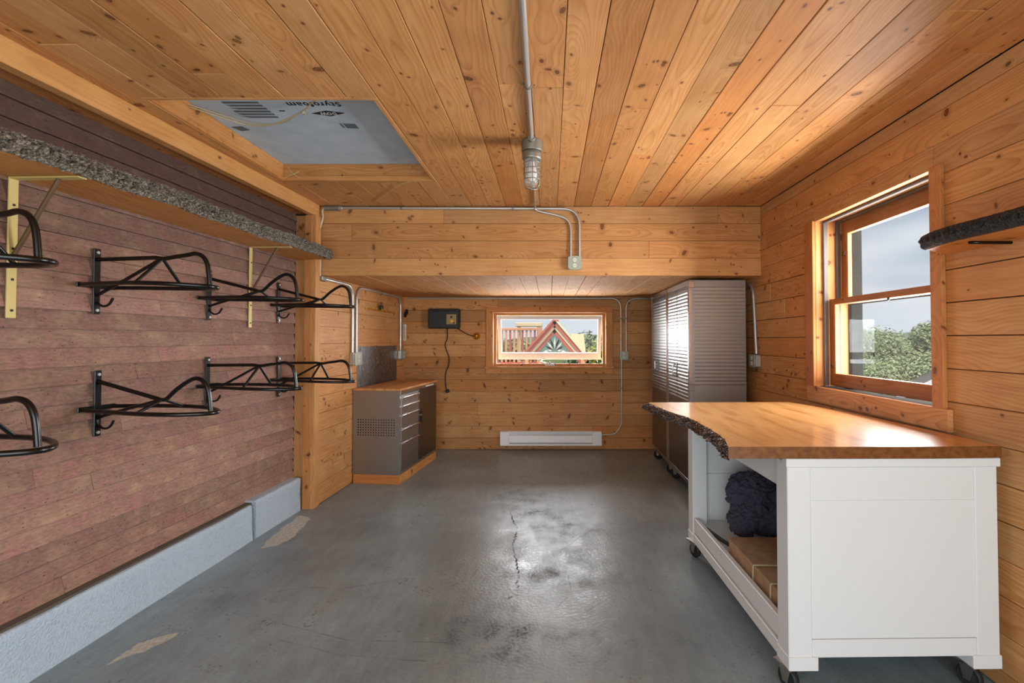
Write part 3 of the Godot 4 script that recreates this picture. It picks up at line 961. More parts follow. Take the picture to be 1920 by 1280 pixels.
	mb.box(Vector3(RIGHT + 0.215, y1 - 0.015, z0 + 0.02), Vector3(RIGHT + 0.29, y1 + 0.06, z1 - 0.02), 0.003)
	part(mb, "outer_frame", M.outer_green, o)
	mb = MB.new()
	mb.box(Vector3(RIGHT + 0.215, 1.55, z0 + 0.02), Vector3(RIGHT + 0.235, 1.585, z1 - 0.02), 0.003)
	part(mb, "outer_frame", M.outer_green, o)
	for ct in [[1.155, 0.076, z0 + 0.05], [1.86, 0.160, z0 + 0.05]]:
		mb = MB.new()
		mb.tube(curve([Vector3(RIGHT + ct[1], ct[0], ct[2]), Vector3(RIGHT + ct[1] - 0.02, ct[0] + 0.006, ct[2] + 0.015), Vector3(RIGHT + ct[1] - 0.025, ct[0] + 0.02, ct[2] + 0.04)], 0.006), 0.004, 6)
		part(mb, "sash_pin", M.black_enamel, o)
	mb = MB.new()
	mb.box(Vector3(RIGHT + 0.072, 1.535, -2.60), Vector3(RIGHT + 0.08, 1.552, -2.585), 0.002)
	part(mb, "sash_catch", M.black_enamel, o)

	# rear window: top-hung sash pushed open
	o = thing("window_2", "small white top-hung window pushed open in the rear wall", "window", Vector3(0, wy0, BACK), WF, "", "structure")
	wood_part(o, "casing", Vector3(wx0 - 0.085, wy0 - 0.02, BACK), Vector3(wx0, wy1, BACK + 0.02), 1, 0, Color(0.95, 0.88, 0.8))
	wood_part(o, "casing", Vector3(wx1, wy0 - 0.02, BACK), Vector3(wx1 + 0.08, wy1, BACK + 0.02), 1, 0, Color(0.9, 0.84, 0.76))
	wood_part(o, "casing", Vector3(wx0 - 0.085, wy1, BACK), Vector3(wx1 + 0.08, wy1 + 0.066, BACK + 0.02), 0, 1, Color(0.92, 0.85, 0.78))
	wood_part(o, "stool", Vector3(wx0 - 0.10, wy0 - 0.022, BACK - 0.15), Vector3(wx1 + 0.095, wy0, BACK + 0.035), 0, 2, Color(1.08, 1.06, 1.04), 0.004)
	wood_part(o, "apron", Vector3(wx0 - 0.085, wy0 - 0.086, BACK), Vector3(wx1 + 0.08, wy0 - 0.022, BACK + 0.02), 0, 1, Color(0.95, 0.9, 0.82))
	var pale := Color(1.08, 1.08, 1.1)
	wood_part(o, "jamb", Vector3(wx0 - 0.02, wy0, BACK - 0.2), Vector3(wx0, wy1, BACK), 1, 2, pale)
	wood_part(o, "jamb", Vector3(wx1, wy0, BACK - 0.2), Vector3(wx1 + 0.02, wy1, BACK), 1, 2, pale)
	wood_part(o, "head", Vector3(wx0 - 0.02, wy1, BACK - 0.2), Vector3(wx1 + 0.02, wy1 + 0.02, BACK), 0, 2, pale)
	for fb in [[wx0, wy0, wx0 + 0.03, wy1], [wx1 - 0.03, wy0, wx1, wy1], [wx0 + 0.03, wy1 - 0.028, wx1 - 0.03, wy1], [wx0 + 0.03, wy0, wx1 - 0.03, wy0 + 0.03]]:
		wood_part(o, "frame_bar", Vector3(fb[0], fb[1], BACK - 0.14), Vector3(fb[2], fb[3], BACK - 0.09), 1 if fb[2] - fb[0] < 0.1 else 0, 0 if fb[2] - fb[0] < 0.1 else 1, pale)
	var sx0 := wx0 + 0.034; var sx1 := wx1 - 0.034
	var hinge := Transform3D(Basis(Vector3.RIGHT, deg_to_rad(13.5)), Vector3(0, wy1 - 0.03, BACK - 0.145))
	var sash: MeshInstance3D = null
	for sb in [[sx0, -0.56, sx0 + 0.045, 0.0], [sx1 - 0.045, -0.56, sx1, 0.0], [sx0 + 0.045, -0.045, sx1 - 0.045, 0.0], [sx0 + 0.045, -0.56, sx1 - 0.045, -0.475]]:
		mb = MB.new()
		mb.box(Vector3(sb[0], sb[1], -0.018), Vector3(sb[2], sb[3], 0.018), 0.003)
		mb.apply(hinge)
		if sash == null: sash = part(mb, "sash", M.white_enamel, o)
		else: part(mb, "sash_rail", M.white_enamel, sash)
	mb = MB.new()
	mb.box(Vector3(sx0 + 0.04, -0.48, -0.002), Vector3(sx1 - 0.04, -0.04, 0.002))
	mb.apply(hinge)
	part(mb, "glass_pane", M.pane, sash)
	mb = MB.new()
	mb.box(Vector3(-0.06, wy0 + 0.0, BACK - 0.10), Vector3(0.06, wy0 + 0.035, BACK - 0.06), 0.006)
	var cr := part(mb, "crank_base", M.ivory, o)
	mb = MB.new()
	mb.tube(rounded([Vector3(0.0, wy0 + 0.03, BACK - 0.07), Vector3(0.0, wy0 + 0.05, BACK - 0.03), Vector3(0.05, wy0 + 0.055, BACK - 0.02), Vector3(0.06, wy0 + 0.03, BACK - 0.01)], 0.02), 0.008, 8)
	part(mb, "crank_handle", M.ivory, cr)
	mb = MB.new()
	mb.tube([Vector3(0.0, wy0 + 0.03, BACK - 0.09), Vector3(-0.12, wy0 + 0.06, BACK - 0.2), Vector3(-0.05, 1.10, BACK - 0.27)], 0.006, 6)
	part(mb, "opener_arm", M.galvanised, cr)
	mb = MB.new()
	mb.box(Vector3(0.585, wy0 + 0.05, BACK - 0.09), Vector3(0.625, wy0 + 0.075, BACK - 0.065), 0.006)
	part(mb, "lock_lever", M.black_enamel, o)


# ---------------------------------------------------------------- bench, cabinets
func bark_edge(mb: MB, line: Array, outv: Array, top: float, bot: float, bulge: float, rough: float, nu: int, nv: int, seed_: float) -> void:
	# a rough strip along an edge; line = points in plan, outv = outward directions
	mb.sheet(nu, nv, func(a: float, b: float) -> Vector3:
		var s := a * (line.size() - 1)
		var i := mini(int(s), line.size() - 2)
		var p: Vector3 = line[i].lerp(line[i + 1], s - i)
		var d: Vector3 = outv[i].lerp(outv[i + 1], s - i).normalized()
		var an := b * PI
		var prof := pow(sin(an), 0.6)
		var q := p + d * (bulge * prof)
		q.y = lerpf(top, bot, b)
		var k := 0.7 - 1.7 * absf(N3.get_noise_3d(p.x * 1500.0 - seed_ * 40.0, q.y * 2400.0, p.z * 1900.0)) * 2.0 + N3.get_noise_3d(p.x * 2600.0 + seed_ * 99.0, q.y * 3600.0, p.z * 2600.0) + 0.7 * N3.get_noise_3d(p.x * 7000.0, q.y * 8000.0 + seed_ * 99.0, p.z * 7000.0)
		var edge := 0.35 + 0.65 * sin(an)
		q += d * (rough * k * edge)
		q.y += rough * 0.6 * N3.get_noise_3d(p.z * 2500.0 + seed_ * 50.0, b * 300.0, p.x * 2500.0) * edge
		return q, false, true)

func caster(parent: Node3D, at: Vector3, r: float, w: float, wheel: Material, turn := 0.0) -> void:
	# at = the floor point under the wheel
	var bs := Transform3D(Basis(Vector3.UP, turn), at)
	var mb := MB.new()
	mb.box(Vector3(-0.04, r * 2.0 + 0.012, -0.04), Vector3(0.04, r * 2.0 + 0.02, 0.04), 0.002)
	mb.cyl(Vector3(0, r * 2.0 - 0.004, 0), Vector3(0, r * 2.0 + 0.013, 0), 0.022, 14)
	for s in [-1, 1]:
		var x0: float = s * (w * 0.5 + 0.004)
		mb.prism(PackedVector2Array([Vector2(-0.012, r - 0.012), Vector2(0.012, r - 0.012), Vector2(0.026, r * 2.0), Vector2(-0.026, r * 2.0)]), Vector3(x0 - 0.0015, 0, 0), Vector3(0, 0, 1), Vector3(0, 1, 0), Vector3(0.003, 0, 0))
	mb.box(Vector3(-w * 0.5 - 0.006, r * 2.0 - 0.006, -0.026), Vector3(w * 0.5 + 0.006, r * 2.0, 0.026), 0.001)
	mb.apply(bs)
	var f := part(mb, "caster", M.bright_steel, parent)
	mb = MB.new()
	var h := w * 0.5
	mb.lathe([Vector2(0, -h), Vector2(r * 0.35, -h), Vector2(r * 0.4, -h * 0.7), Vector2(r * 0.8, -h * 0.7), Vector2(r * 0.84, -h * 0.9), Vector2(r * 0.95, -h * 0.75), Vector2(r, -h * 0.3), Vector2(r, h * 0.3), Vector2(r * 0.95, h * 0.75), Vector2(r * 0.84, h * 0.9), Vector2(r * 0.8, h * 0.7), Vector2(r * 0.4, h * 0.7), Vector2(r * 0.35, h), Vector2(0, h)], Vector3(0, r, 0), 24, Basis(Vector3(0, 0, 1), PI / 2))
	mb.apply(bs)
	part(mb, "wheel", wheel, f)

func workbench() -> void:
	var o := thing("workbench", "white rolling workbench with a varnished live-edge slab top", "workbench", Vector3(0.4, 0, -0.62), BF)
	var W := 0.795; var D := 1.24; var B := 0.107; var T := 0.885
	var wp: Material = M.white_paint
	var add := func(called: String, lo: Vector3, hi: Vector3, bev := 0.003) -> MeshInstance3D:
		var b := MB.new()
		b.box(lo, hi, bev)
		return part(b, called, wp, o)
	for lx in [[0.0, 0.088], [W - 0.086, W]]:
		for lz in [[-0.088, 0.0], [-D, -D + 0.088]]:
			add.call("leg", Vector3(lx[0], B, lz[0]), Vector3(lx[1], T - 0.016, lz[1]))
			add.call("foot_block", Vector3(lx[0] - 0.003 if lx[0] < 0.1 else lx[0] - 0.02, B - 0.004, lz[0] - 0.004), Vector3(lx[1] + 0.02 if lx[0] < 0.1 else lx[1] + 0.003, B + 0.046, lz[1] + 0.006))
	# end facing the room: rails and a panel set in a little
	add.call("top_ledge", Vector3(-0.006, T - 0.034, -0.03), Vector3(W + 0.008, T, 0.008))
	add.call("end_rail", Vector3(0.088, 0.725, -0.035), Vector3(W - 0.086, T - 0.034, -0.002))
	add.call("end_panel", Vector3(0.086, 0.215, -0.03), Vector3(W - 0.084, 0.727, -0.005), 0.001)
	add.call("end_rail", Vector3(0.088, B + 0.04, -0.035), Vector3(W - 0.086, 0.213, -0.002))
	# far end
	add.call("end_rail", Vector3(0.088, 0.70, -D + 0.002), Vector3(W - 0.086, T - 0.016, -D + 0.035))
	add.call("end_panel", Vector3(0.088, 0.2, -D + 0.004), Vector3(W - 0.086, 0.70, -D + 0.018), 0.001)
	add.call("end_rail", Vector3(0.088, B + 0.04, -D + 0.002), Vector3(W - 0.086, 0.2, -D + 0.035))
	add.call("end_rail", Vector3(0.088, 0.42, -D + 0.016), Vector3(W - 0.086, 0.50, -D + 0.03))
	# long side towards the wall, and the open side
	add.call("back_panel", Vector3(W - 0.03, B + 0.05, -D + 0.086), Vector3(W - 0.015, T - 0.016, -0.086), 0.001)
	add.call("side_rail", Vector3(0.012, 0.755, -D + 0.086), Vector3(0.04, T - 0.004, -0.086))
	add.call("side_rail", Vector3(W - 0.06, T - 0.12, -D + 0.086), Vector3(W - 0.03, T - 0.004, -0.086))
	add.call("shelf_lip", Vector3(0.006, 0.168, -D + 0.086), Vector3(0.032, 0.252, -0.086))
	add.call("shelf", Vector3(0.03, 0.198, -D + 0.03), Vector3(W - 0.03, 0.214, -0.03), 0.001)
	add.call("bottom_rail", Vector3(0.0, B + 0.0, -D + 0.086), Vector3(0.034, 0.160, -0.086))
	add.call("bottom_rail", Vector3(W - 0.06, B + 0.02, -D + 0.086), Vector3(W - 0.03, 0.160, -0.086))
	for c in [[0.045, -0.055], [W - 0.05, -0.055], [0.045, -D + 0.05], [W - 0.05, -D + 0.05]]:
		caster(o, Vector3(c[0] - 0.02, 0.0, c[1]), 0.043, 0.03, M.grey_rubber, 0.35)
	# slab top
	var left := [Vector3(-0.252, 0, -1.285), Vector3(-0.243, 0, -1.10), Vector3(-0.228, 0, -0.92), Vector3(-0.202, 0, -0.78), Vector3(-0.180, 0, -0.67), Vector3(-0.174, 0, -0.52), Vector3(-0.182, 0, -0.37), Vector3(-0.186, 0, -0.22), Vector3(-0.205, 0, -0.10), Vector3(-0.236, 0, 0.008)]
	var pl := PackedVector2Array()
	for p in left:
		pl.append(Vector2(p.x + 0.012, p.z))
	for p in [Vector2(0.2, 0.016), Vector2(0.55, 0.02), Vector2(0.802, 0.012), Vector2(0.79, -0.5), Vector2(0.745, -0.95), Vector2(0.66, -1.285)]:
		pl.append(p)
	var top := MB.new()
	var ti := Geometry2D.triangulate_polygon(pl)
	for i in range(0, ti.size(), 3):
		var t := []; var uvs := []
		for k in 3:
			var q := pl[ti[i + k]]
			t.append(Vector3(q.x, 0.93, q.y)); uvs.append(Vector2(q.y / 1.6, q.x / 1.1))
		top.poly(t, Vector3.UP, uvs)
	var tp := part(top, "tabletop", M.slab, o)
	var ed := MB.new()
	for i in pl.size():
		var a := pl[i]; var b := pl[(i + 1) % pl.size()]
		var nr := Vector3(b.y - a.y, 0, -(b.x - a.x))
		if nr.dot(Vector3((a.x + b.x) * 0.5 - 0.3, 0, (a.y + b.y) * 0.5 + 0.6)) < 0: nr = -nr
		ed.poly([Vector3(a.x, 0.93, a.y), Vector3(b.x, 0.93, b.y), Vector3(b.x, T + 0.001, b.y), Vector3(a.x, T + 0.001, a.y)], nr)
	var tb := Geometry2D.triangulate_polygon(pl)
	for i in range(0, tb.size(), 3):
		ed.poly([Vector3(pl[tb[i]].x, T + 0.001, pl[tb[i]].y), Vector3(pl[tb[i + 1]].x, T + 0.001, pl[tb[i + 1]].y), Vector3(pl[tb[i + 2]].x, T + 0.001, pl[tb[i + 2]].y)], Vector3.DOWN)
	part(ed, "sawn_edge", M.slab_end, tp)
	var bk := MB.new()
	var outv := []
	for p in left:
		outv.append(Vector3(-1, 0, 0))
	outv[0] = Vector3(-1, 0, -0.4); outv[-1] = Vector3(-1, 0, 0.3)
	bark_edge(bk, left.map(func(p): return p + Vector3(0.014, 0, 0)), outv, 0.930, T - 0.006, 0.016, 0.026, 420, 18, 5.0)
	part(bk, "bark_edge", M.bark_varnished_glints, tp, "rough varnished bark edge of the slab with painted glints")

	# on the shelf
	o = thing("cardboard_box", "flat brown cardboard box tied with string on the workbench shelf", "box", Vector3(0.25, 0.214, -0.5), BF)
	var mb := MB.new()
	mb.box(Vector3(0.052, 0.2145, -0.72), Vector3(0.42, 0.302, -0.115), 0.006)
	var bx := part(mb, "carton", M.cardboard, o)
	mb = MB.new()
	mb.box(Vector3(0.046, 0.298, -0.725), Vector3(0.235, 0.304, -0.11), 0.002)
	part(mb, "flap", M.cardboard, bx)
	mb = MB.new()
	mb.box(Vector3(0.238, 0.298, -0.725), Vector3(0.425, 0.3035, -0.11), 0.002)
	part(mb, "flap", M.cardboard, bx)
	for z: float in [-0.235, -0.405]:
		mb = MB.new()
		var ring := rounded([Vector3(0.2, 0.306, z + 0.01), Vector3(0.043, 0.306, z), Vector3(0.043, 0.2165, z - 0.004), Vector3(0.428, 0.2165, z), Vector3(0.428, 0.306, z - 0.01), Vector3(0.2, 0.306, z + 0.01)], 0.008, 4)
		mb.tube(ring, 0.004, 6)
		mb.tube(curve([Vector3(0.2, 0.307, z + 0.01), Vector3(0.215, 0.315, z + 0.02), Vector3(0.225, 0.308, z + 0.045)], 0.006), 0.0024, 5)
		part(mb, "string", M.twine, o)
	o = thing("dark_jacket", "crumpled dark jacket bundled on the workbench shelf", "jacket", Vector3(0.35, 0.214, -0.97), BF)
	for bl in [[Vector3(0.40, 0.36, -1.0), Vector3(0.22, 0.16, 0.15), 3.0, "body"], [Vector3(0.27, 0.45, -0.97), Vector3(0.13, 0.13, 0.12), 40.0, "hood"], [Vector3(0.215, 0.32, -0.93), Vector3(0.085, 0.10, 0.09), 80.0, "sleeve"], [Vector3(0.50, 0.33, -0.88), Vector3(0.16, 0.12, 0.07), 120.0, "sleeve"]]:
		mb = MB.new()
		var ce: Vector3 = bl[0]; var ra: Vector3 = bl[1]; var sd: float = bl[2]
		mb.sheet(64, 84, func(a: float, b: float) -> Vector3:
			var la := (a - 0.5) * PI; var lo := b * TAU
			var d := Vector3(cos(la) * cos(lo), sin(la), cos(la) * sin(lo))
			var n1 := N3.get_noise_3d(d.x * 70.0 + sd, d.y * 70.0, d.z * 70.0)
			var n2 := N3.get_noise_3d(d.x * 160.0, d.y * 160.0 + sd * 3.0, d.z * 160.0)
			var pleat := absf(sin(lo * 3.5 + n1 * 9.0 + la * 2.6 + sd))
			var pleat2 := absf(sin(la * 5.0 + n2 * 6.0 + lo * 1.5 + sd * 2.0))
			var k := 0.92 + 0.34 * n1 + 0.20 * (pleat - 0.5) * cos(la) + 0.12 * (pleat2 - 0.5) + 0.10 * n2
			var p := ce + d * ra * k
			p.y = maxf(p.y, 0.2155)
			return p, true, true)
		part(mb, bl[3], M.dark_cloth, o)
	o = thing("black_strap", "flat black strap lying at the open end of the shelf", "strap", Vector3(0.12, 0.214, -0.95), BF)
	mb = MB.new()
	mb.prism(PackedVector2Array([Vector2(0.045, -1.06), Vector2(0.062, -1.08), Vector2(0.09, -0.93), Vector2(0.12, -0.80), Vector2(0.10, -0.79), Vector2(0.07, -0.90)]), Vector3(0, 0.2145, 0), Vector3(1, 0, 0), Vector3(0, 0, 1), Vector3(0, 0.007, 0))
	part(mb, "strap", M.black_plastic, o)

func ribbed(mb: MB, o: Vector3, across: Vector3, nrm: Vector3, y0: float, y1: float, pitch: float, depth: float) -> void:
	# horizontal swages pressed in a sheet, from y0 up to y1
	var n := int((y1 - y0) / pitch)
	var steps := 6
	var base := mb.v.size()
	var rows := n * steps
	for i in rows + 1:
		var t := float(i % steps) / steps
		var h := depth * sin(t * PI)
		var y := y0 + float(i) / steps * pitch
		var sl := depth * PI / pitch * cos(t * PI)
		var nn := (nrm - Vector3.UP * sl).normalized()
		mb.vert(o + nrm * h + Vector3.UP * y, nn)
		mb.vert(o + across + nrm * h + Vector3.UP * y, nn)
	for i in rows:
		var a := base + i * 2
		mb.face(a, a + 1, a + 3)
		mb.face(a, a + 3, a + 2)

func locker(label: String, z1: float) -> void:
	var X := 1.15; var X2 := 1.63; var D := 0.735
	var z0 := z1 - D
	var y0 := 0.125; var y1 := 1.826
	var o := thing("steel_locker", label, "locker", Vector3(1.39, 0, (z0 + z1) * 0.5), WF, "tall steel lockers")
	var mb := MB.new()
	mb.box(Vector3(X + 0.022, y0, z0), Vector3(X2, y1, z1), 0.004)
	part(mb, "body", M.steel, o)
	for s in [0, 1]:
		mb = MB.new()
		var zz := z1 if s == 0 else z0
		var nn := Vector3(0, 0, 1 if s == 0 else -1)
		ribbed(mb, Vector3(X + 0.05, 0, zz + nn.z * 0.0006), Vector3(X2 - X - 0.055, 0, 0), nn, 0.95, 1.80, 0.0305, 0.0016)
		part(mb, "side_panel", M.steel, o)
	for s in [0, 1]:
		var a := z0 + 0.028 if s == 0 else (z0 + z1) * 0.5 + 0.002
		var b := (z0 + z1) * 0.5 - 0.002 if s == 0 else z1 - 0.028
		mb = MB.new()
		mb.box(Vector3(X + 0.004, y0 + 0.04, a), Vector3(X + 0.022, y1 - 0.045, b), 0.002)
		var dr := part(mb, "door", M.dark_steel, o)
		mb = MB.new()
		ribbed(mb, Vector3(X + 0.0035, 0, a + 0.006), Vector3(0, 0, b - a - 0.012), Vector3(-1, 0, 0), 0.80, 1.775, 0.0305, 0.0026)
		part(mb, "door_swage", M.door_steel, dr)
		mb = MB.new()
		mb.box(Vector3(X + 0.0, 0.975, a + 0.004), Vector3(X + 0.005, 0.982, b - 0.004), 0.001)
		part(mb, "door_strip", M.bright_steel, dr)
	for e in [z0, z1 - 0.028]:
		mb = MB.new()
		mb.box(Vector3(X, y0, e), Vector3(X + 0.03, y1, e + 0.028), 0.004)
		part(mb, "corner_post", M.bright_steel, o)
	mb = MB.new()
	mb.box(Vector3(X + 0.001, y1 - 0.045, z0 + 0.028), Vector3(X + 0.024, y1, z1 - 0.028), 0.003)
	part(mb, "top_rail", M.bright_steel, o)
	mb = MB.new()
	mb.box(Vector3(X + 0.001, y0, z0 + 0.028), Vector3(X + 0.024, y0 + 0.038, z1 - 0.028), 0.003)
	part(mb, "bottom_rail", M.bright_steel, o)
	mb = MB.new()
	var zc := (z0 + z1) * 0.5
	mb.box(Vector3(X - 0.004, 0.985, zc - 0.022), Vector3(X + 0.002, 1.125, zc - 0.008), 0.002)
	var hd := part(mb, "latch_plate", M.bright_steel, o)
	mb = MB.new()
	mb.tube(rounded([Vector3(X - 0.008, 1.005, zc - 0.015), Vector3(X - 0.035, 1.012, zc - 0.015), Vector3(X - 0.035, 1.098, zc - 0.015), Vector3(X - 0.008, 1.105, zc - 0.015)], 0.012), 0.006, 8)
	part(mb, "latch_handle", M.bright_steel, hd)
	mb = MB.new()
	mb.box(Vector3(X - 0.001, 1.76, z1 - 0.03), Vector3(X + 0.05, 1.815, z1 + 0.003), 0.003)
	part(mb, "corner_plate", M.bright_steel, o)
	mb = MB.new()
	mb.box(Vector3(X - 0.001, 0.90, z1 - 0.03), Vector3(X + 0.045, 0.96, z1 + 0.003), 0.003)
	part(mb, "corner_plate", M.bright_steel, o)
	for c in [[X + 0.06, z0 + 0.07], [X + 0.06, z1 - 0.07], [X2 - 0.06, z0 + 0.07], [X2 - 0.06, z1 - 0.07]]:
		caster(o, Vector3(c[0], 0, c[1]), 0.0525, 0.036, M.rubber, 0.9)

func tool_cabinet() -> void:
	var W := 0.455; var L := 1.0
	var o := thing("tool_cabinet", "stainless tool cabinet with drawers on a wooden plinth", "cabinet", Vector3(-W * 0.5, 0, -L * 0.5), TF)
	wood_part(o, "plinth", Vector3(-W + 0.005, 0.0, -L + 0.005), Vector3(-0.006, 0.086, -0.012), 2, 1, Color(1.0, 0.88, 0.76), 0.002)
	wood_part(o, "plinth_face", Vector3(-W + 0.005, 0.0, -0.012), Vector3(-0.004, 0.086, -0.001), 0, 1, Color(0.9, 0.7, 0.52), 0.002)
	wood_part(o, "plinth_face", Vector3(-0.006, 0.0, -L + 0.005), Vector3(0.0, 0.086, -0.001), 2, 1, Color(1.1, 1.0, 0.9), 0.002)
	wood_part(o, "worktop", Vector3(-W, 0.856, -L - 0.006), Vector3(0.008, 0.876, 0.006), 2, 0, Color(1.16, 1.08, 0.98), 0.003)
	# carcass: back, far side, top and bottom; the near side is the perforated sheet
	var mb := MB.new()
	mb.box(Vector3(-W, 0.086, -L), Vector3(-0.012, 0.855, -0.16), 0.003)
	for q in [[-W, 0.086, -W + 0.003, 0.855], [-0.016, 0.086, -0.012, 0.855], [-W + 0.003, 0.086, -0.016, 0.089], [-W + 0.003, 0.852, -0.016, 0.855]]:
		mb.box(Vector3(q[0], q[1], -0.16), Vector3(q[2], q[3], -0.0006))  # unseen returns added to keep light out behind the holes
	part(mb, "carcass", M.hole_backing_grey, o)
	mb = MB.new()
	var x0 := -W; var x1 := -0.004; var ya := 0.087; var yb := 0.855
	var hx0 := -0.415; var hx1 := -0.045; var hy0 := 0.435; var hy1 := 0.60
	for q in [[x0, ya, x1, hy0], [x0, hy1, x1, yb], [x0, hy0, hx0, hy1], [hx1, hy0, x1, hy1]]:
		mb.poly([Vector3(q[0], q[1], 0), Vector3(q[2], q[1], 0), Vector3(q[2], q[3], 0), Vector3(q[0], q[3], 0)], Vector3(0, 0, 1))
	var cols := 15; var rows := 7
	var cw := (hx1 - hx0) / cols; var ch := (hy1 - hy0) / rows
	for r in rows:
		var n := cols
		var sx := hx0
		for c in n:
			var cx := sx + (c + 0.5) * cw; var cy := hy0 + (r + 0.5) * ch
			for k in 8:
				var pts := []
				for kk in [k, k + 1]:
					var an: float = kk * TAU / 8.0 + TAU / 16.0
					var d := Vector2(cos(an), sin(an))
					var sc := minf(cw * 0.5 / maxf(absf(d.x), 1e-4), ch * 0.5 / maxf(absf(d.y), 1e-4))
					pts.append([Vector3(cx + d.x * 0.0062, cy + d.y * 0.0062, 0), Vector3(cx + d.x * sc, cy + d.y * sc, 0)])
				var qd := [pts[0][0], pts[0][1], pts[1][1], pts[1][0]]
				# keep the corner of the cell when a side turns it
				if absf(pts[0][1].x - pts[1][1].x) > 1e-5 and absf(pts[0][1].y - pts[1][1].y) > 1e-5:
					var cor := Vector3(pts[0][1].x if absf(absf(pts[0][1].x - cx) - cw * 0.5) < 1e-5 else pts[1][1].x, pts[0][1].y if absf(absf(pts[0][1].y - cy) - ch * 0.5) < 1e-5 else pts[1][1].y, 0)
					qd = [pts[0][0], pts[0][1], cor, pts[1][1], pts[1][0]]
				mb.poly(qd, Vector3(0, 0, 1))
	part(mb, "perforated_side", M.steel, o, "brushed side sheet with a field of small round holes")
	mb = MB.new()
	mb.box(Vector3(-0.012, 0.087, -L), Vector3(-0.002, 0.855, -L + 0.02), 0.002)
	mb.box(Vector3(-0.012, 0.087, -0.022), Vector3(-0.002, 0.855, -0.001), 0.002)
	mb.box(Vector3(-0.012, 0.087, -0.47), Vector3(-0.002, 0.855, -0.445), 0.002)
	mb.box(Vector3(-0.012, 0.087, -L + 0.02), Vector3(-0.002, 0.115, -0.022), 0.002)
	mb.box(Vector3(-0.012, 0.825, -L + 0.02), Vector3(-0.002, 0.855, -0.022), 0.002)
	part(mb, "front_frame", M.bright_steel, o)
	var ys := [0.822, 0.795, 0.715, 0.63, 0.50, 0.375, 0.118]
	for i in 6:
		mb = MB.new()
		mb.box(Vector3(-0.01, ys[i + 1] + 0.003, -0.442), Vector3(0.003, ys[i] - 0.003, -0.025), 0.002)
		var dw := part(mb, "drawer", M.steel, o)
		if i > 0:
			mb = MB.new()
			mb.tube([Vector3(0.012, ys[i] - 0.005, -0.437), Vector3(0.012, ys[i] - 0.005, -0.03)], 0.0105, 10)
			mb.box(Vector3(0.0, ys[i] - 0.014, -0.435), Vector3(0.012, ys[i] + 0.004, -0.425), 0.001)
			mb.box(Vector3(0.0, ys[i] - 0.014, -0.045), Vector3(0.012, ys[i] + 0.004, -0.035), 0.001)
			part(mb, "bar_handle", M.bright_steel, dw)
	mb = MB.new()
	mb.box(Vector3(-0.01, 0.12, -0.978), Vector3(0.004, 0.822, -0.475), 0.003)
	var door := part(mb, "door", M.dark_steel, o)
	mb = MB.new()
	mb.box(Vector3(0.002, 0.49, -0.535), Vector3(0.016, 0.60, -0.505), 0.004)
	part(mb, "latch", M.black_plastic, door)
	mb = MB.new()
	mb.cyl(Vector3(0.0, 0.565, -0.49), Vector3(0.02, 0.565, -0.49), 0.012, 12)
	part(mb, "lock", M.bright_steel, door)
	mb = MB.new()
	mb.box(Vector3(-0.001, 0.832, -0.9), Vector3(0.001, 0.848, -0.66), 0.0005)
	part(mb, "name_strip", M.ivory, o)


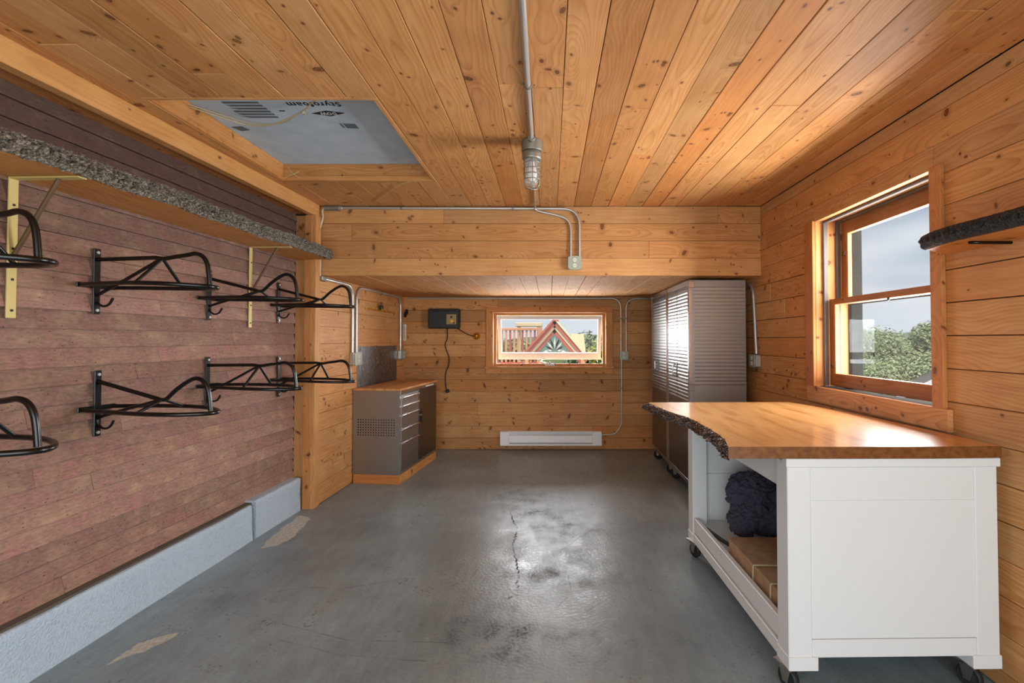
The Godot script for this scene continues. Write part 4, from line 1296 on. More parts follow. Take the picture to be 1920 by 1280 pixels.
# ---------------------------------------------------------------- racks and shelves
func saddle_rack(called: String, label: String, low: bool) -> Node3D:
	# origin at the foot of the wall bar, +x away from the wall, z along the wall
	var o := thing(called, label, "saddle rack", Vector3.ZERO, WF, "black saddle racks on the old siding")
	var mb := MB.new()
	mb.box(Vector3(0.0, 0.0, -0.016), Vector3(0.007, 0.30, 0.016), 0.002)
	var bar := part(mb, "wall_bar", M.black_enamel, o)
	for y: float in [0.018, 0.282]:
		mb = MB.new()
		mb.cyl(Vector3(0.006, y, 0), Vector3(0.013, y, 0), 0.007, 10)
		part(mb, "bolt", M.galvanised, bar)
	var dip := 0.172 if low else 0.248
	var rp := [Vector3(0.006, 0.25, 0), Vector3(0.30, dip + 0.005, 0), Vector3(0.345, dip, 0), Vector3(0.40, dip + (0.045 if low else 0.008), 0), Vector3(0.455, 0.253 if low else 0.262, 0), Vector3(0.495, 0.268, 0), Vector3(0.53, 0.256, 0), Vector3(0.552, 0.225, 0), Vector3(0.562, 0.18, 0), Vector3(0.568, 0.125, 0)]
	mb = MB.new()
	var path := [rp[0]]
	path.append_array(curve(rp.slice(1), 0.014))
	mb.tube(path, 0.0095, 10)
	part(mb, "ridge_tube", M.black_enamel, o)
	mb = MB.new()
	var ring := []
	for s: float in [1.0, -1.0]:
		var half := [Vector3(-0.004, 0.128, 0.070 * s), Vector3(0.15, 0.128, 0.10 * s), Vector3(0.30, 0.126, 0.122 * s), Vector3(0.42, 0.123, 0.118 * s), Vector3(0.50, 0.12, 0.092 * s), Vector3(0.56, 0.118, 0.052 * s), Vector3(0.588, 0.117, 0.015 * s)]
		if s < 0: half.reverse()
		ring.append_array(half)
	mb.tube(curve(ring, 0.018), 0.0095, 10)
	part(mb, "base_ring", M.black_enamel, o)
	for s: float in [1.0, -1.0]:
		mb = MB.new()
		mb.tube([Vector3(0.335, dip, 0), Vector3(0.325, 0.126, 0.121 * s)], 0.007, 8)
		part(mb, "strut", M.black_enamel, o)
	mb = MB.new()
	mb.tube([Vector3(0.006, 0.085, 0), Vector3(0.16, 0.128 if low else 0.16, 0), Vector3(0.33, dip, 0)], 0.0075, 8)
	part(mb, "strut", M.black_enamel, o)
	mb = MB.new()
	mb.box(Vector3(0.0, 0.118, -0.085), Vector3(0.006, 0.14, 0.085), 0.002)
	part(mb, "cross_plate", M.black_enamel, o)
	mb = MB.new()
	mb.tube(curve([Vector3(0.005, 0.075, 0), Vector3(0.014, 0.05, 0), Vector3(0.04, 0.036, 0), Vector3(0.07, 0.045, 0), Vector3(0.088, 0.072, 0)], 0.008), 0.0055, 8)
	part(mb, "bridle_hook", M.black_enamel, o)
	return o

func racks() -> void:
	var a: Node3D = null
	var b: Node3D = null
	var spots := [
		[2.345, 1.447, false, "black saddle rack beside the shelf bracket with crossing strut, upper row"], [1.64, 1.443, false, "black saddle rack with level ridge and tall A-shaped struts, upper row between the shelf brackets"],
		[0.938, 1.444, true, "black saddle rack with dipped ridge just before the slim shelf bracket, upper row"], [0.235, 1.452, true, "black saddle rack with dipped ridge next to the corner post, upper row"],
		[2.335, 0.880, false, "black saddle rack at the open end of the lower row, flat ridge"], [1.625, 0.886, true, "black saddle rack with deeply dipped ridge in the lower row"],
		[0.942, 0.925, false, "black saddle rack with flat ridge in the middle of the lower row"], [0.225, 0.905, false, "black saddle rack with flat ridge beside the corner post, lower row"]]
	for s in spots:
		var tr := LF * Transform3D(Basis(Vector3.UP, deg_to_rad(-4.0)), Vector3(-0.146, s[1], s[0]))
		var src: Node3D = b if s[2] else a
		if src == null:
			src = saddle_rack("saddle_rack", s[3], s[2])
			src.transform = tr
			if s[2]: b = src
			else: a = src
		else:
			copy_of(src, tr, s[3])

func shelves() -> void:
	var o := thing("live_edge_shelf", "long live-edge shelf with shaggy grey bark above the saddle racks", "shelf", Vector3(0, 1.96, 1.5), LF)
	var line := []; var outv := []
	for i in 30:
		var z := 0.02 + i * 0.1
		var taper := clampf((z - 0.02) / 0.25, 0.0, 1.0)
		line.append(Vector3(0.125 + 0.012 * sin(z * 5.0) + 0.01 * sin(z * 13.0) + 0.02 * taper, 0, z))
		outv.append(Vector3(1, 0, -0.1))
	var mb := MB.new()
	var pl := PackedVector2Array([Vector2(-0.155, 0.02)])
	for p in line: pl.append(Vector2(p.x - 0.022, p.z))
	pl.append(Vector2(-0.155, 2.92))
	mb.c = Color(0.95, 0.86, 0.7)
	mb.prism(pl, Vector3(0, 1.958, 0), Vector3.RIGHT, Vector3(0, 0, 1), Vector3(0, 0.046, 0), wood_uv(Vector3(-0.155, 1.958, 0), Vector3(0.17, 2.0, 2.9), 2, 0, 0.0, 0.34, 4))
	part(mb, "plank", M.pine, o)
	mb = MB.new()
	bark_edge(mb, line, outv, 2.036, 1.954, 0.014, 0.03, 760, 16, 9.0)
	mb.poly([Vector3(0.11, 2.02, 0.02), Vector3(0.15, 2.02, 0.02), Vector3(0.15, 1.956, 0.02), Vector3(0.11, 1.956, 0.02)], Vector3(0, 0, -1))
	part(mb, "bark_edge", M.bark_grey, o, "shaggy grey bark along the front")
	var mk := func(label: String, z: float, w: float) -> void:
		var t := thing("shelf_bracket", label, "bracket", Vector3(-0.15, 1.4, z), LF, "yellow steel shelf brackets")
		var b := MB.new()
		b.box(Vector3(-0.149, 1.41, z - w * 0.5), Vector3(-0.142, 1.957, z + w * 0.5), 0.0015)
		var fl := part(b, "wall_flange", M.zinc_yellow, t)
		for y: float in [1.44, 1.56, 1.68, 1.85]:
			b = MB.new()
			b.cyl(Vector3(-0.1425, y, z), Vector3(-0.139, y, z), 0.005, 8)
			part(b, "screw", M.brown_cord, fl)
		b = MB.new()
		b.box(Vector3(-0.142, 1.950, z - w * 0.5), Vector3(0.135, 1.957, z + w * 0.5), 0.0015)
		part(b, "arm", M.zinc_yellow, t)
		b = MB.new()
		b.tube([Vector3(-0.14, 1.65, z), Vector3(0.04, 1.95, z)], 0.008, 8)
		part(b, "brace", M.brace_brown, t)
	mk.call("broad pale yellow shelf bracket behind the nearest upper saddle rack", 1.98, 0.034)
	mk.call("pale yellow shelf bracket between the dipped saddle racks", 0.556, 0.03)
	# shelf on the window wall
	o = thing("bark_shelf", "thick shelf with black bark edge on the window wall", "shelf", Vector3(1.6, 1.69, -1.5), WF)
	line = []; outv = []
	for i in 20:
		var z := -1.985 + i * 0.09
		var t := clampf((z + 1.985) / 0.12, 0.0, 1.0)
		line.append(Vector3(1.525 - 0.025 * t + 0.008 * sin(z * 11.0), 0, z))
		outv.append(Vector3(-1, 0, -0.7 * (1.0 - t)))
	pl = PackedVector2Array([Vector2(1.713, -2.10), Vector2(1.62, -2.05)])
	for p in line: pl.append(Vector2(p.x + 0.012, p.z))
	pl.append(Vector2(1.713, line[-1].z))
	mb = MB.new()
	mb.c = Color(1.05, 0.95, 0.82)
	mb.prism(pl, Vector3(0, 1.692, 0), Vector3.RIGHT, Vector3(0, 0, 1), Vector3(0, 0.05, 0), wood_uv(Vector3(1.5, 1.69, -2.0), Vector3(1.713, 1.75, 0.0), 2, 0, 0.0, 0.3, 7))
	part(mb, "plank", M.pine, o)
	mb = MB.new()
	bark_edge(mb, line, outv, 1.752, 1.690, 0.02, 0.007, 460, 16, 33.0)
	part(mb, "bark_edge", M.bark_black, o, "black bark along the front edge")
	mb = MB.new()
	mb.tube(curve([Vector3(1.56, 1.688, -1.82), Vector3(1.585, 1.684, -1.80), Vector3(1.70, 1.684, -1.80)], 0.01), 0.006, 8)
	part(mb, "support_rod", M.black_enamel, o)


# ---------------------------------------------------------------- electrics
func conduit(called: String, label: String, pts: Array, r: float, fr: Transform3D, mt: Material, straps := [], rad := 0.1) -> Node3D:
	var o := thing(called, label, "conduit", pts[0], fr, "steel conduits")
	var mb := MB.new()
	mb.tube(rounded(pts, rad, 8), r, 10)
	part(mb, "pipe", mt, o)
	for s in straps:   # [point, axis of the pipe, direction to the wall]
		mb = MB.new()
		var p: Vector3 = s[0]; var ax: Vector3 = s[1]; var wl: Vector3 = s[2]
		mb.cyl(p - ax * 0.009, p + ax * 0.009, r + 0.003, 10)
		var side := ax.cross(wl)
		mb.cyl(p + side * (r + 0.014) + wl * (r - 0.003), p + side * (r + 0.014) + wl * (r - 0.008), 0.008, 8)
		part(mb, "strap", M.cast_alloy, o)
	return o

func outlet_box(label: String, at: Vector3, fr: Transform3D, across: Vector3, nrm: Vector3, w := 0.1, h := 0.105, d := 0.045) -> void:
	# at = centre of the back on the wall
	var o := thing("outlet_box", label, "outlet", at, fr, "galvanised outlet boxes")
	var up := Vector3.UP
	var bs := Basis(across, up, across.cross(up))
	if bs.z.dot(nrm) < 0: bs = Basis(-across, up, (-across).cross(up))
	var t := Transform3D(bs, at)
	var mb := MB.new()
	mb.box(Vector3(-w * 0.5, -h * 0.5, 0), Vector3(w * 0.5, h * 0.5, d), 0.006)
	mb.apply(t)
	part(mb, "box", M.galvanised, o)
	mb = MB.new()
	var c := 0.014
	var x := w * 0.5 + 0.002; var y := h * 0.5 + 0.002
	mb.prism(PackedVector2Array([Vector2(-x + c, -y), Vector2(x - c, -y), Vector2(x, -y + c), Vector2(x, y - c), Vector2(x - c, y), Vector2(-x + c, y), Vector2(-x, y - c), Vector2(-x, -y + c)]), Vector3(0, 0, d), Vector3.RIGHT, Vector3.UP, Vector3(0, 0, 0.007))
	mb.apply(t)
	var cv := part(mb, "cover", M.cover_grey, o)
	for s: float in [0.022, -0.022]:
		mb = MB.new()
		mb.cyl(Vector3(0, s, d + 0.006), Vector3(0, s, d + 0.011), 0.016, 14)
		mb.apply(t)
		var rc := part(mb, "receptacle", M.ivory, cv)
		for q: float in [-0.006, 0.006]:
			mb = MB.new()
			mb.box(Vector3(q - 0.0012, s - 0.005, d + 0.0105), Vector3(q + 0.0012, s + 0.005, d + 0.0115))
			mb.apply(t)
			part(mb, "slot", M.rubber, rc)

func electrics() -> void:
	var g: Material = M.galvanised
	var cy := CEIL - 0.013
	# ceiling run and lamp
	var lamp := Vector3(-0.098, CEIL, -2.66)
	conduit("conduit", "long steel conduit on the ceiling running up to the caged lamp", [Vector3(-0.062, cy, 0.9), Vector3(-0.098, cy, -2.57)], 0.0125, WF, g, [[Vector3(-0.083, cy, -1.15), Vector3(0, 0, 1), Vector3.UP], [Vector3(-0.0905, cy, -2.05), Vector3(0, 0, 1), Vector3.UP]])
	var o := thing("caged_lamp", "caged glass jar ceiling lamp with grey cast housing", "lamp", lamp, WF)
	var mb := MB.new()
	mb.lathe([Vector2(0, 0), Vector2(0.056, 0), Vector2(0.057, -0.004), Vector2(0.057, -0.056), Vector2(0.053, -0.062), Vector2(0.0, -0.062)], lamp, 24)
	var hs := part(mb, "housing", M.cast_alloy, o)
	for s in [1.0, -1.0]:
		mb = MB.new()
		mb.cyl(lamp + Vector3(0, -0.013, 0.05 * s), lamp + Vector3(0, -0.013, 0.085 * s), 0.019, 14)
		part(mb, "hub", M.cast_alloy, hs)
	mb = MB.new()
	mb.lathe([Vector2(0.044, -0.062), Vector2(0.052, -0.066), Vector2(0.053, -0.085), Vector2(0.05, -0.092), Vector2(0.053, -0.096), Vector2(0.05, -0.105), Vector2(0.04, -0.108), Vector2(0.0, -0.108)], lamp, 24)
	part(mb, "collar", M.cast_alloy, o)
	mb = MB.new()
	mb.lathe([Vector2(0.036, -0.105), Vector2(0.038, -0.13), Vector2(0.038, -0.20), Vector2(0.035, -0.225), Vector2(0.026, -0.243), Vector2(0.012, -0.251), Vector2(0, -0.253)], lamp, 24)
	part(mb, "glass_jar", M.jar_glass, o)
	mb = MB.new()
	mb.lathe([Vector2(0.012, -0.105), Vector2(0.013, -0.13), Vector2(0.022, -0.15), Vector2(0.027, -0.175), Vector2(0.025, -0.2), Vector2(0.014, -0.216), Vector2(0, -0.22)], lamp, 18)
	part(mb, "bulb", M.bulb_white, o)
	var cage: MeshInstance3D = null
	for y: float in [-0.125, -0.155, -0.185, -0.215]:
		mb = MB.new()
		var ring := []
		for k in 24: ring.append(lamp + Vector3(cos(TAU * k / 24.0) * 0.045, y, sin(TAU * k / 24.0) * 0.045))
		mb.tube(ring, 0.0025, 6, false, true)
		if cage == null: cage = part(mb, "cage", M.cast_alloy, o)
		else: part(mb, "cage_ring", M.cast_alloy, cage)
	for k in 3:
		mb = MB.new()
		var d := Vector3(cos(PI * k / 3.0 + 0.4), 0, sin(PI * k / 3.0 + 0.4))
		mb.tube(rounded([lamp + d * 0.045 + Vector3(0, -0.1, 0), lamp + d * 0.045 + Vector3(0, -0.262, 0), lamp - d * 0.045 + Vector3(0, -0.262, 0), lamp - d * 0.045 + Vector3(0, -0.1, 0)], 0.03), 0.0025, 6)
		part(mb, "cage_wire", M.cast_alloy, cage)
	# from the lamp to the beam and down to the switch box
	var bz := BEAM + 0.016
	conduit("conduit", "thin steel conduit from the caged lamp bending down to the beam box", [Vector3(-0.098, cy, -2.745), Vector3(-0.118, cy, bz + 0.06), Vector3(-0.118, CEIL - 0.05, bz + 0.03), Vector3(0.06, CEIL - 0.078, bz + 0.01), Vector3(0.169, CEIL - 0.12, bz), Vector3(0.169, 1.995, bz)], 0.0085, WF, g, [], 0.09)
	conduit("conduit", "steel conduit along the top of the beam curving down to its box", [Vector3(-1.70, CEIL - 0.018, bz + 0.004), Vector3(0.239, CEIL - 0.026, bz + 0.004), Vector3(0.239, 1.995, bz + 0.004)], 0.0105, WF, g, [[Vector3(-1.2, CEIL - 0.02, bz + 0.004), Vector3(1, 0, 0), Vector3(0, 0, -1)], [Vector3(-0.3, CEIL - 0.024, bz + 0.004), Vector3(1, 0, 0), Vector3(0, 0, -1)]], 0.14)
	outlet_box("octagonal-cornered outlet box low on the beam face", Vector3(0.2, 1.945, BEAM), WF, Vector3.RIGHT, Vector3(0, 0, 1), 0.104, 0.104, 0.04)
	o = thing("conduit_fitting", "fat steel fitting at the corner end of the beam conduit", "fitting", Vector3(-1.76, CEIL - 0.02, bz), WF)
	mb = MB.new()
	mb.cyl(Vector3(-1.82, CEIL - 0.022, bz + 0.008), Vector3(-1.70, CEIL - 0.022, bz + 0.008), 0.021, 14)
	part(mb, "body", M.cast_alloy, o)
	mb = MB.new()
	mb.cyl(Vector3(-1.705, CEIL - 0.022, bz + 0.006), Vector3(-1.68, CEIL - 0.02, bz + 0.006), 0.016, 12)
	part(mb, "nut", M.galvanised, o)
	o = thing("cable", "loose off-white cable hanging in the corner of the beam", "cable", Vector3(-1.84, 2.0, bz), WF)
	mb = MB.new()
	mb.tube(curve([Vector3(-1.825, CEIL - 0.022, bz + 0.01), Vector3(-1.838, CEIL - 0.05, bz + 0.012), Vector3(-1.832, 2.31, bz + 0.014), Vector3(-1.862, 2.20, bz + 0.012), Vector3(-1.87, 2.08, bz + 0.012), Vector3(-1.852, 1.96, bz + 0.012), Vector3(-1.852, 1.84, bz + 0.014)], 0.015), 0.0085, 8)
	part(mb, "sheath", M.cable_white, o)
	# rear bay, left side
	conduit("conduit", "steel conduit from the beam corner down to the outlet beside the tool cabinet", [Vector3(0.014, 1.825, -0.11), Vector3(0.014, 1.825, -0.66), Vector3(0.014, 1.21, -0.66)], 0.0125, LF, g, [[Vector3(0.014, 1.62, -0.66), Vector3.UP, Vector3(-1, 0, 0)]], 0.13)
	o = thing("conduit_elbow", "small steel elbow under the beam corner", "fitting", Vector3(0.014, 1.81, -0.1), LF)
	mb = MB.new()
	mb.box(Vector3(0.0, 1.80, -0.135), Vector3(0.034, 1.842, -0.065), 0.006)
	part(mb, "body", M.cast_alloy, o)
	conduit("conduit", "steel conduit looping from the left outlets along the low ceiling to the corner", [Vector3(0.014, 1.21, -0.745), Vector3(0.014, 1.825, -0.745), Vector3(0.014, 1.825, -1.945), Vector3(0.014, 1.205, -1.945)], 0.0125, LF, g, [[Vector3(0.014, 1.825, -1.35), Vector3(0, 0, 1), Vector3(-1, 0, 0)]], 0.13)
	outlet_box("galvanised outlet box left of the steel backsplash", Vector3(0.0, 1.152, -0.70), LF, Vector3(0, 0, 1), Vector3(1, 0, 0), 0.15, 0.115, 0.05)
	outlet_box("galvanised outlet box in the corner right of the steel backsplash", Vector3(0.0, 1.152, -1.96), LF, Vector3(0, 0, 1), Vector3(1, 0, 0), 0.15, 0.105, 0.05)
	var kz := BACK + 0.014
	conduit("conduit", "steel conduit along the top of the rear wall dropping beside the window", [Vector3(-1.70, 1.832, kz), Vector3(0.862, 1.832, kz), Vector3(0.862, 1.19, kz)], 0.010, WF, g, [[Vector3(0.862, 1.585, kz), Vector3.UP, Vector3(0, 0, -1)]], 0.13)
	conduit("conduit", "steel conduit from behind the lockers to the outlet right of the window", [Vector3(1.6, 1.828, kz), Vector3(0.925, 1.828, kz), Vector3(0.925, 1.19, kz)], 0.010, WF, g, [[Vector3(0.925, 1.585, kz), Vector3.UP, Vector3(0, 0, -1)]], 0.13)
	conduit("conduit", "thin conduit from the rear outlet bending to the baseboard heater", [Vector3(0.868, 1.085, kz), Vector3(0.868, 0.30, kz), Vector3(0.79, 0.185, kz), Vector3(0.62, 0.180, kz)], 0.0075, WF, g, [[Vector3(0.868, 0.74, kz), Vector3.UP, Vector3(0, 0, -1)]], 0.06)
	outlet_box("square outlet box on the rear wall right of the window", Vector3(0.893, 1.137, BACK), WF, Vector3.RIGHT, Vector3(0, 0, 1), 0.1, 0.1, 0.045)
	conduit("conduit", "thick conduit on the window wall behind the lockers", [Vector3(RIGHT - 0.016, 1.80, -4.9), Vector3(RIGHT - 0.016, 1.80, -4.10), Vector3(RIGHT - 0.016, 1.21, -4.04)], 0.0145, WF, g, [], 0.12)
	outlet_box("outlet box on the window wall beside the lockers", Vector3(RIGHT, 1.155, -4.04), WF, Vector3(0, 0, 1), Vector3(-1, 0, 0), 0.11, 0.1, 0.05)


# ---------------------------------------------------------------- small things in the rear bay
func rear_bay() -> void:
	# baseboard heater
	var o := thing("baseboard_heater", "white electric baseboard heater under the rear window", "heater", Vector3(0.012, 0.05, BACK), WF)
	var x0 := -0.599; var x1 := 0.624; var ya := 0.058; var yb := 0.226; var zf := BACK + 0.068
	var mb := MB.new()
	mb.box(Vector3(x0 + 0.005, ya, BACK), Vector3(x1 - 0.005, yb, BACK + 0.012), 0.001)
	mb.box(Vector3(x0 + 0.005, yb - 0.012, BACK + 0.01), Vector3(x1 - 0.005, yb, zf - 0.012), 0.003)
	mb.box(Vector3(x0 + 0.005, ya, BACK + 0.01), Vector3(x1 - 0.005, ya + 0.022, zf), 0.003)
	part(mb, "back_casing", M.white_enamel, o)
	mb = MB.new()
	mb.prism(PackedVector2Array([Vector2(zf - 0.006, 0.10), Vector2(zf, 0.10), Vector2(zf - 0.004, 0.176), Vector2(zf - 0.016, 0.184), Vector2(zf - 0.016, 0.178), Vector2(zf - 0.010, 0.172)]), Vector3(x0 + 0.112, 0, 0), Vector3(0, 0, 1), Vector3(0, 1, 0), Vector3(x1 - x0 - 0.224, 0, 0))
	part(mb, "front_panel", M.white_enamel, o)
	for s in [0, 1]:
		var a := x0 if s == 0 else x1 - 0.115
		mb = MB.new()
		mb.box(Vector3(a, ya - 0.001, BACK + 0.001), Vector3(a + 0.115, yb + 0.002, zf + 0.003), 0.006)
		part(mb, "end_box", M.white_enamel, o)
	for k in 60:
		mb = MB.new()
		var fx := x0 + 0.13 + k * (x1 - x0 - 0.26) / 59.0
		mb.box(Vector3(fx - 0.001, 0.10, BACK + 0.014), Vector3(fx + 0.001, 0.165, BACK + 0.05))
		part(mb, "fin", M.galvanised, o)
	# black control box with cord
	o = thing("black_control_box", "black wall box with beige dial plate left of the rear window", "control box", Vector3(-1.27, 1.46, BACK), WF)
	mb = MB.new()
	mb.box(Vector3(-1.456, 1.464, BACK), Vector3(-1.086, 1.70, BACK + 0.11), 0.008)
	part(mb, "case", M.black_plastic, o)
	mb = MB.new()
	mb.box(Vector3(-1.42, 1.668, BACK + 0.108), Vector3(-1.12, 1.682, BACK + 0.118), 0.003)
	part(mb, "ridge", M.rubber, o)
	mb = MB.new()
	mb.box(Vector3(-1.236, 1.512, BACK + 0.108), Vector3(-1.118, 1.632, BACK + 0.114), 0.003)
	var pt := part(mb, "dial_plate", M.beige_plate, o)
	for d in [[-1.175, 1.60, 0.013], [-1.17, 1.55, 0.02], [-1.145, 1.528, 0.009]]:
		mb = MB.new()
		mb.cyl(Vector3(d[0], d[1], BACK + 0.113), Vector3(d[0], d[1], BACK + 0.126), d[2], 14)
		part(mb, "knob", M.brass if d[2] > 0.015 else M.black_plastic, pt)
	mb = MB.new()
	mb.cyl(Vector3(-1.39, 1.70, BACK + 0.07), Vector3(-1.39, 1.712, BACK + 0.07), 0.012, 10)
	part(mb, "button", M.ivory, o)
	mb = MB.new()
	mb.tube(curve([Vector3(-1.243, 1.468, BACK + 0.05), Vector3(-1.243, 1.42, BACK + 0.02), Vector3(-1.245, 1.34, BACK + 0.012), Vector3(-1.27, 1.28, BACK + 0.012), Vector3(-1.262, 1.22, BACK + 0.012), Vector3(-1.225, 1.12, BACK + 0.012), Vector3(-1.228, 1.02, BACK + 0.012), Vector3(-1.262, 0.93, BACK + 0.012), Vector3(-1.265, 0.80, BACK + 0.012), Vector3(-1.25, 0.72, BACK + 0.014)], 0.02), 0.006, 6)
	part(mb, "power_cord", M.brown_cord, o)
	mb = MB.new()
	mb.cyl(Vector3(-1.24, 0.708, BACK), Vector3(-1.24, 0.708, BACK + 0.035), 0.024, 14)
	part(mb, "cord_plug", M.brown_cord, o)
	mb = MB.new()
	mb.tube(curve([Vector3(-1.12, 1.468, BACK + 0.05), Vector3(-1.08, 1.44, BACK + 0.02), Vector3(-1.0, 1.395, BACK + 0.012), Vector3(-0.93, 1.372, BACK + 0.015)], 0.02), 0.0055, 6)
	part(mb, "bell_wire", M.brown_cord, o)
	mb = MB.new()
	mb.lathe([Vector2(0, 0.05), Vector2(0.014, 0.047), Vector2(0.03, 0.03), Vector2(0.04, 0.008), Vector2(0.044, 0.0), Vector2(0, 0)], Vector3(-0.893, 1.372, BACK), 18, Basis(Vector3.RIGHT, PI / 2))
	part(mb, "brass_bell", M.brass, o)
	# hook rail on the left
	o = thing("hook_rail", "thin brass hook rail under the low ceiling of the rear bay", "hook rail", Vector3(0.0, 1.64, -1.36), LF)
	mb = MB.new()
	mb.box(Vector3(0.0, 1.628, -1.76), Vector3(0.012, 1.644, -0.97), 0.002)
	part(mb, "rail", M.brass, o)
	for k in 6:
		var z := -1.02 - k * 0.135
		mb = MB.new()
		mb.tube(curve([Vector3(0.01, 1.64, z), Vector3(0.03, 1.63, z), Vector3(0.045, 1.64, z), Vector3(0.045, 1.66, z)], 0.008), 0.004, 6)
		part(mb, "hook", M.brass, o)
	o = thing("padlock", "small black padlock hung on the brass hook rail", "padlock", Vector3(0.035, 1.63, -1.3), LF)
	mb = MB.new()
	mb.box(Vector3(0.016, 1.645, -1.335), Vector3(0.046, 1.69, -1.285), 0.006)
	part(mb, "body", M.black_plastic, o)
	mb = MB.new()
	mb.tube(rounded([Vector3(0.031, 1.688, -1.325), Vector3(0.031, 1.722, -1.325), Vector3(0.031, 1.722, -1.295), Vector3(0.031, 1.688, -1.295)], 0.014), 0.004, 6)
	part(mb, "shackle", M.black_enamel, o)
	o = thing("hanging_keys", "bunch of small dark keys on a hook in the rear corner", "keys", Vector3(-1.77, 1.62, BACK), WF)
	for k in 3:
		mb = MB.new()
		mb.box(Vector3(-1.775 + k * 0.012, 1.60 + k * 0.022, BACK + 0.004 + k * 0.006), Vector3(-1.745 + k * 0.012, 1.66 + k * 0.018, BACK + 0.008 + k * 0.006), 0.002)
		part(mb, "key", M.black_enamel, o)
	mb = MB.new()
	mb.cyl(Vector3(-1.755, 1.70, BACK), Vector3(-1.755, 1.70, BACK + 0.03), 0.006, 8)
	part(mb, "hook", M.brass, o)
	o = thing("wall_thermometer", "slim white thermometer strip in the rear corner", "thermometer", Vector3(-1.765, 1.36, BACK), WF)
	mb = MB.new()
	mb.box(Vector3(-1.785, 1.315, BACK), Vector3(-1.745, 1.515, BACK + 0.012), 0.004)
	part(mb, "strip", M.ivory, o)
	mb = MB.new()
	mb.tube([Vector3(-1.765, 1.335, BACK + 0.013), Vector3(-1.765, 1.495, BACK + 0.013)], 0.003, 6)
	part(mb, "tube", M.red_trim, o)
	# steel sheet on the wall over the tool cabinet
	o = thing("steel_backsplash", "mottled grey steel sheet on the wall above the tool cabinet", "backsplash", Vector3(0.0, 0.88, -1.3), LF)
	mb = MB.new()
	mb.box(Vector3(0.0015, 0.80, -1.855), Vector3(0.004, 1.262, -0.79), 0.0005)
	part(mb, "sheet", M.sheet_steel, o)
	for p in [[1.24, -0.82], [1.24, -1.32], [1.24, -1.82], [0.92, -0.82], [0.92, -1.82]]:
		mb = MB.new()
		mb.cyl(Vector3(0.0035, p[0], p[1]), Vector3(0.006, p[0], p[1]), 0.006, 8)
		part(mb, "screw", M.galvanised, o)

func letters(parent: Node3D, text: String, at: Vector3, right: Vector3, up: Vector3, height: float, bold: bool, mt: Material, width := 0.0) -> void:
	var tm := TextMesh.new()
	var f := SystemFont.new()
	f.font_names = PackedStringArray(["Droid Sans"])
	f.font_weight = 700 if bold else 400
	tm.font = f
	tm.text = text
	tm.font_size = 64
	tm.pixel_size = 0.01
	tm.depth = 0.02
	var bb := tm.get_aabb()
	var s := height / maxf(bb.size.y, 0.001)
	var sx := s if width == 0.0 else width / maxf(bb.size.x, 0.001)
	var o := MeshInstance3D.new()
	o.name = numbered("lettering", str(parent.get_instance_id()))
	o.mesh = tm
	tm.material = mt
	parent.add_child(o)
	o.transform = Transform3D(Basis(right * sx, up * s, right.cross(up).normalized() * 0.03), at - org_of[parent])

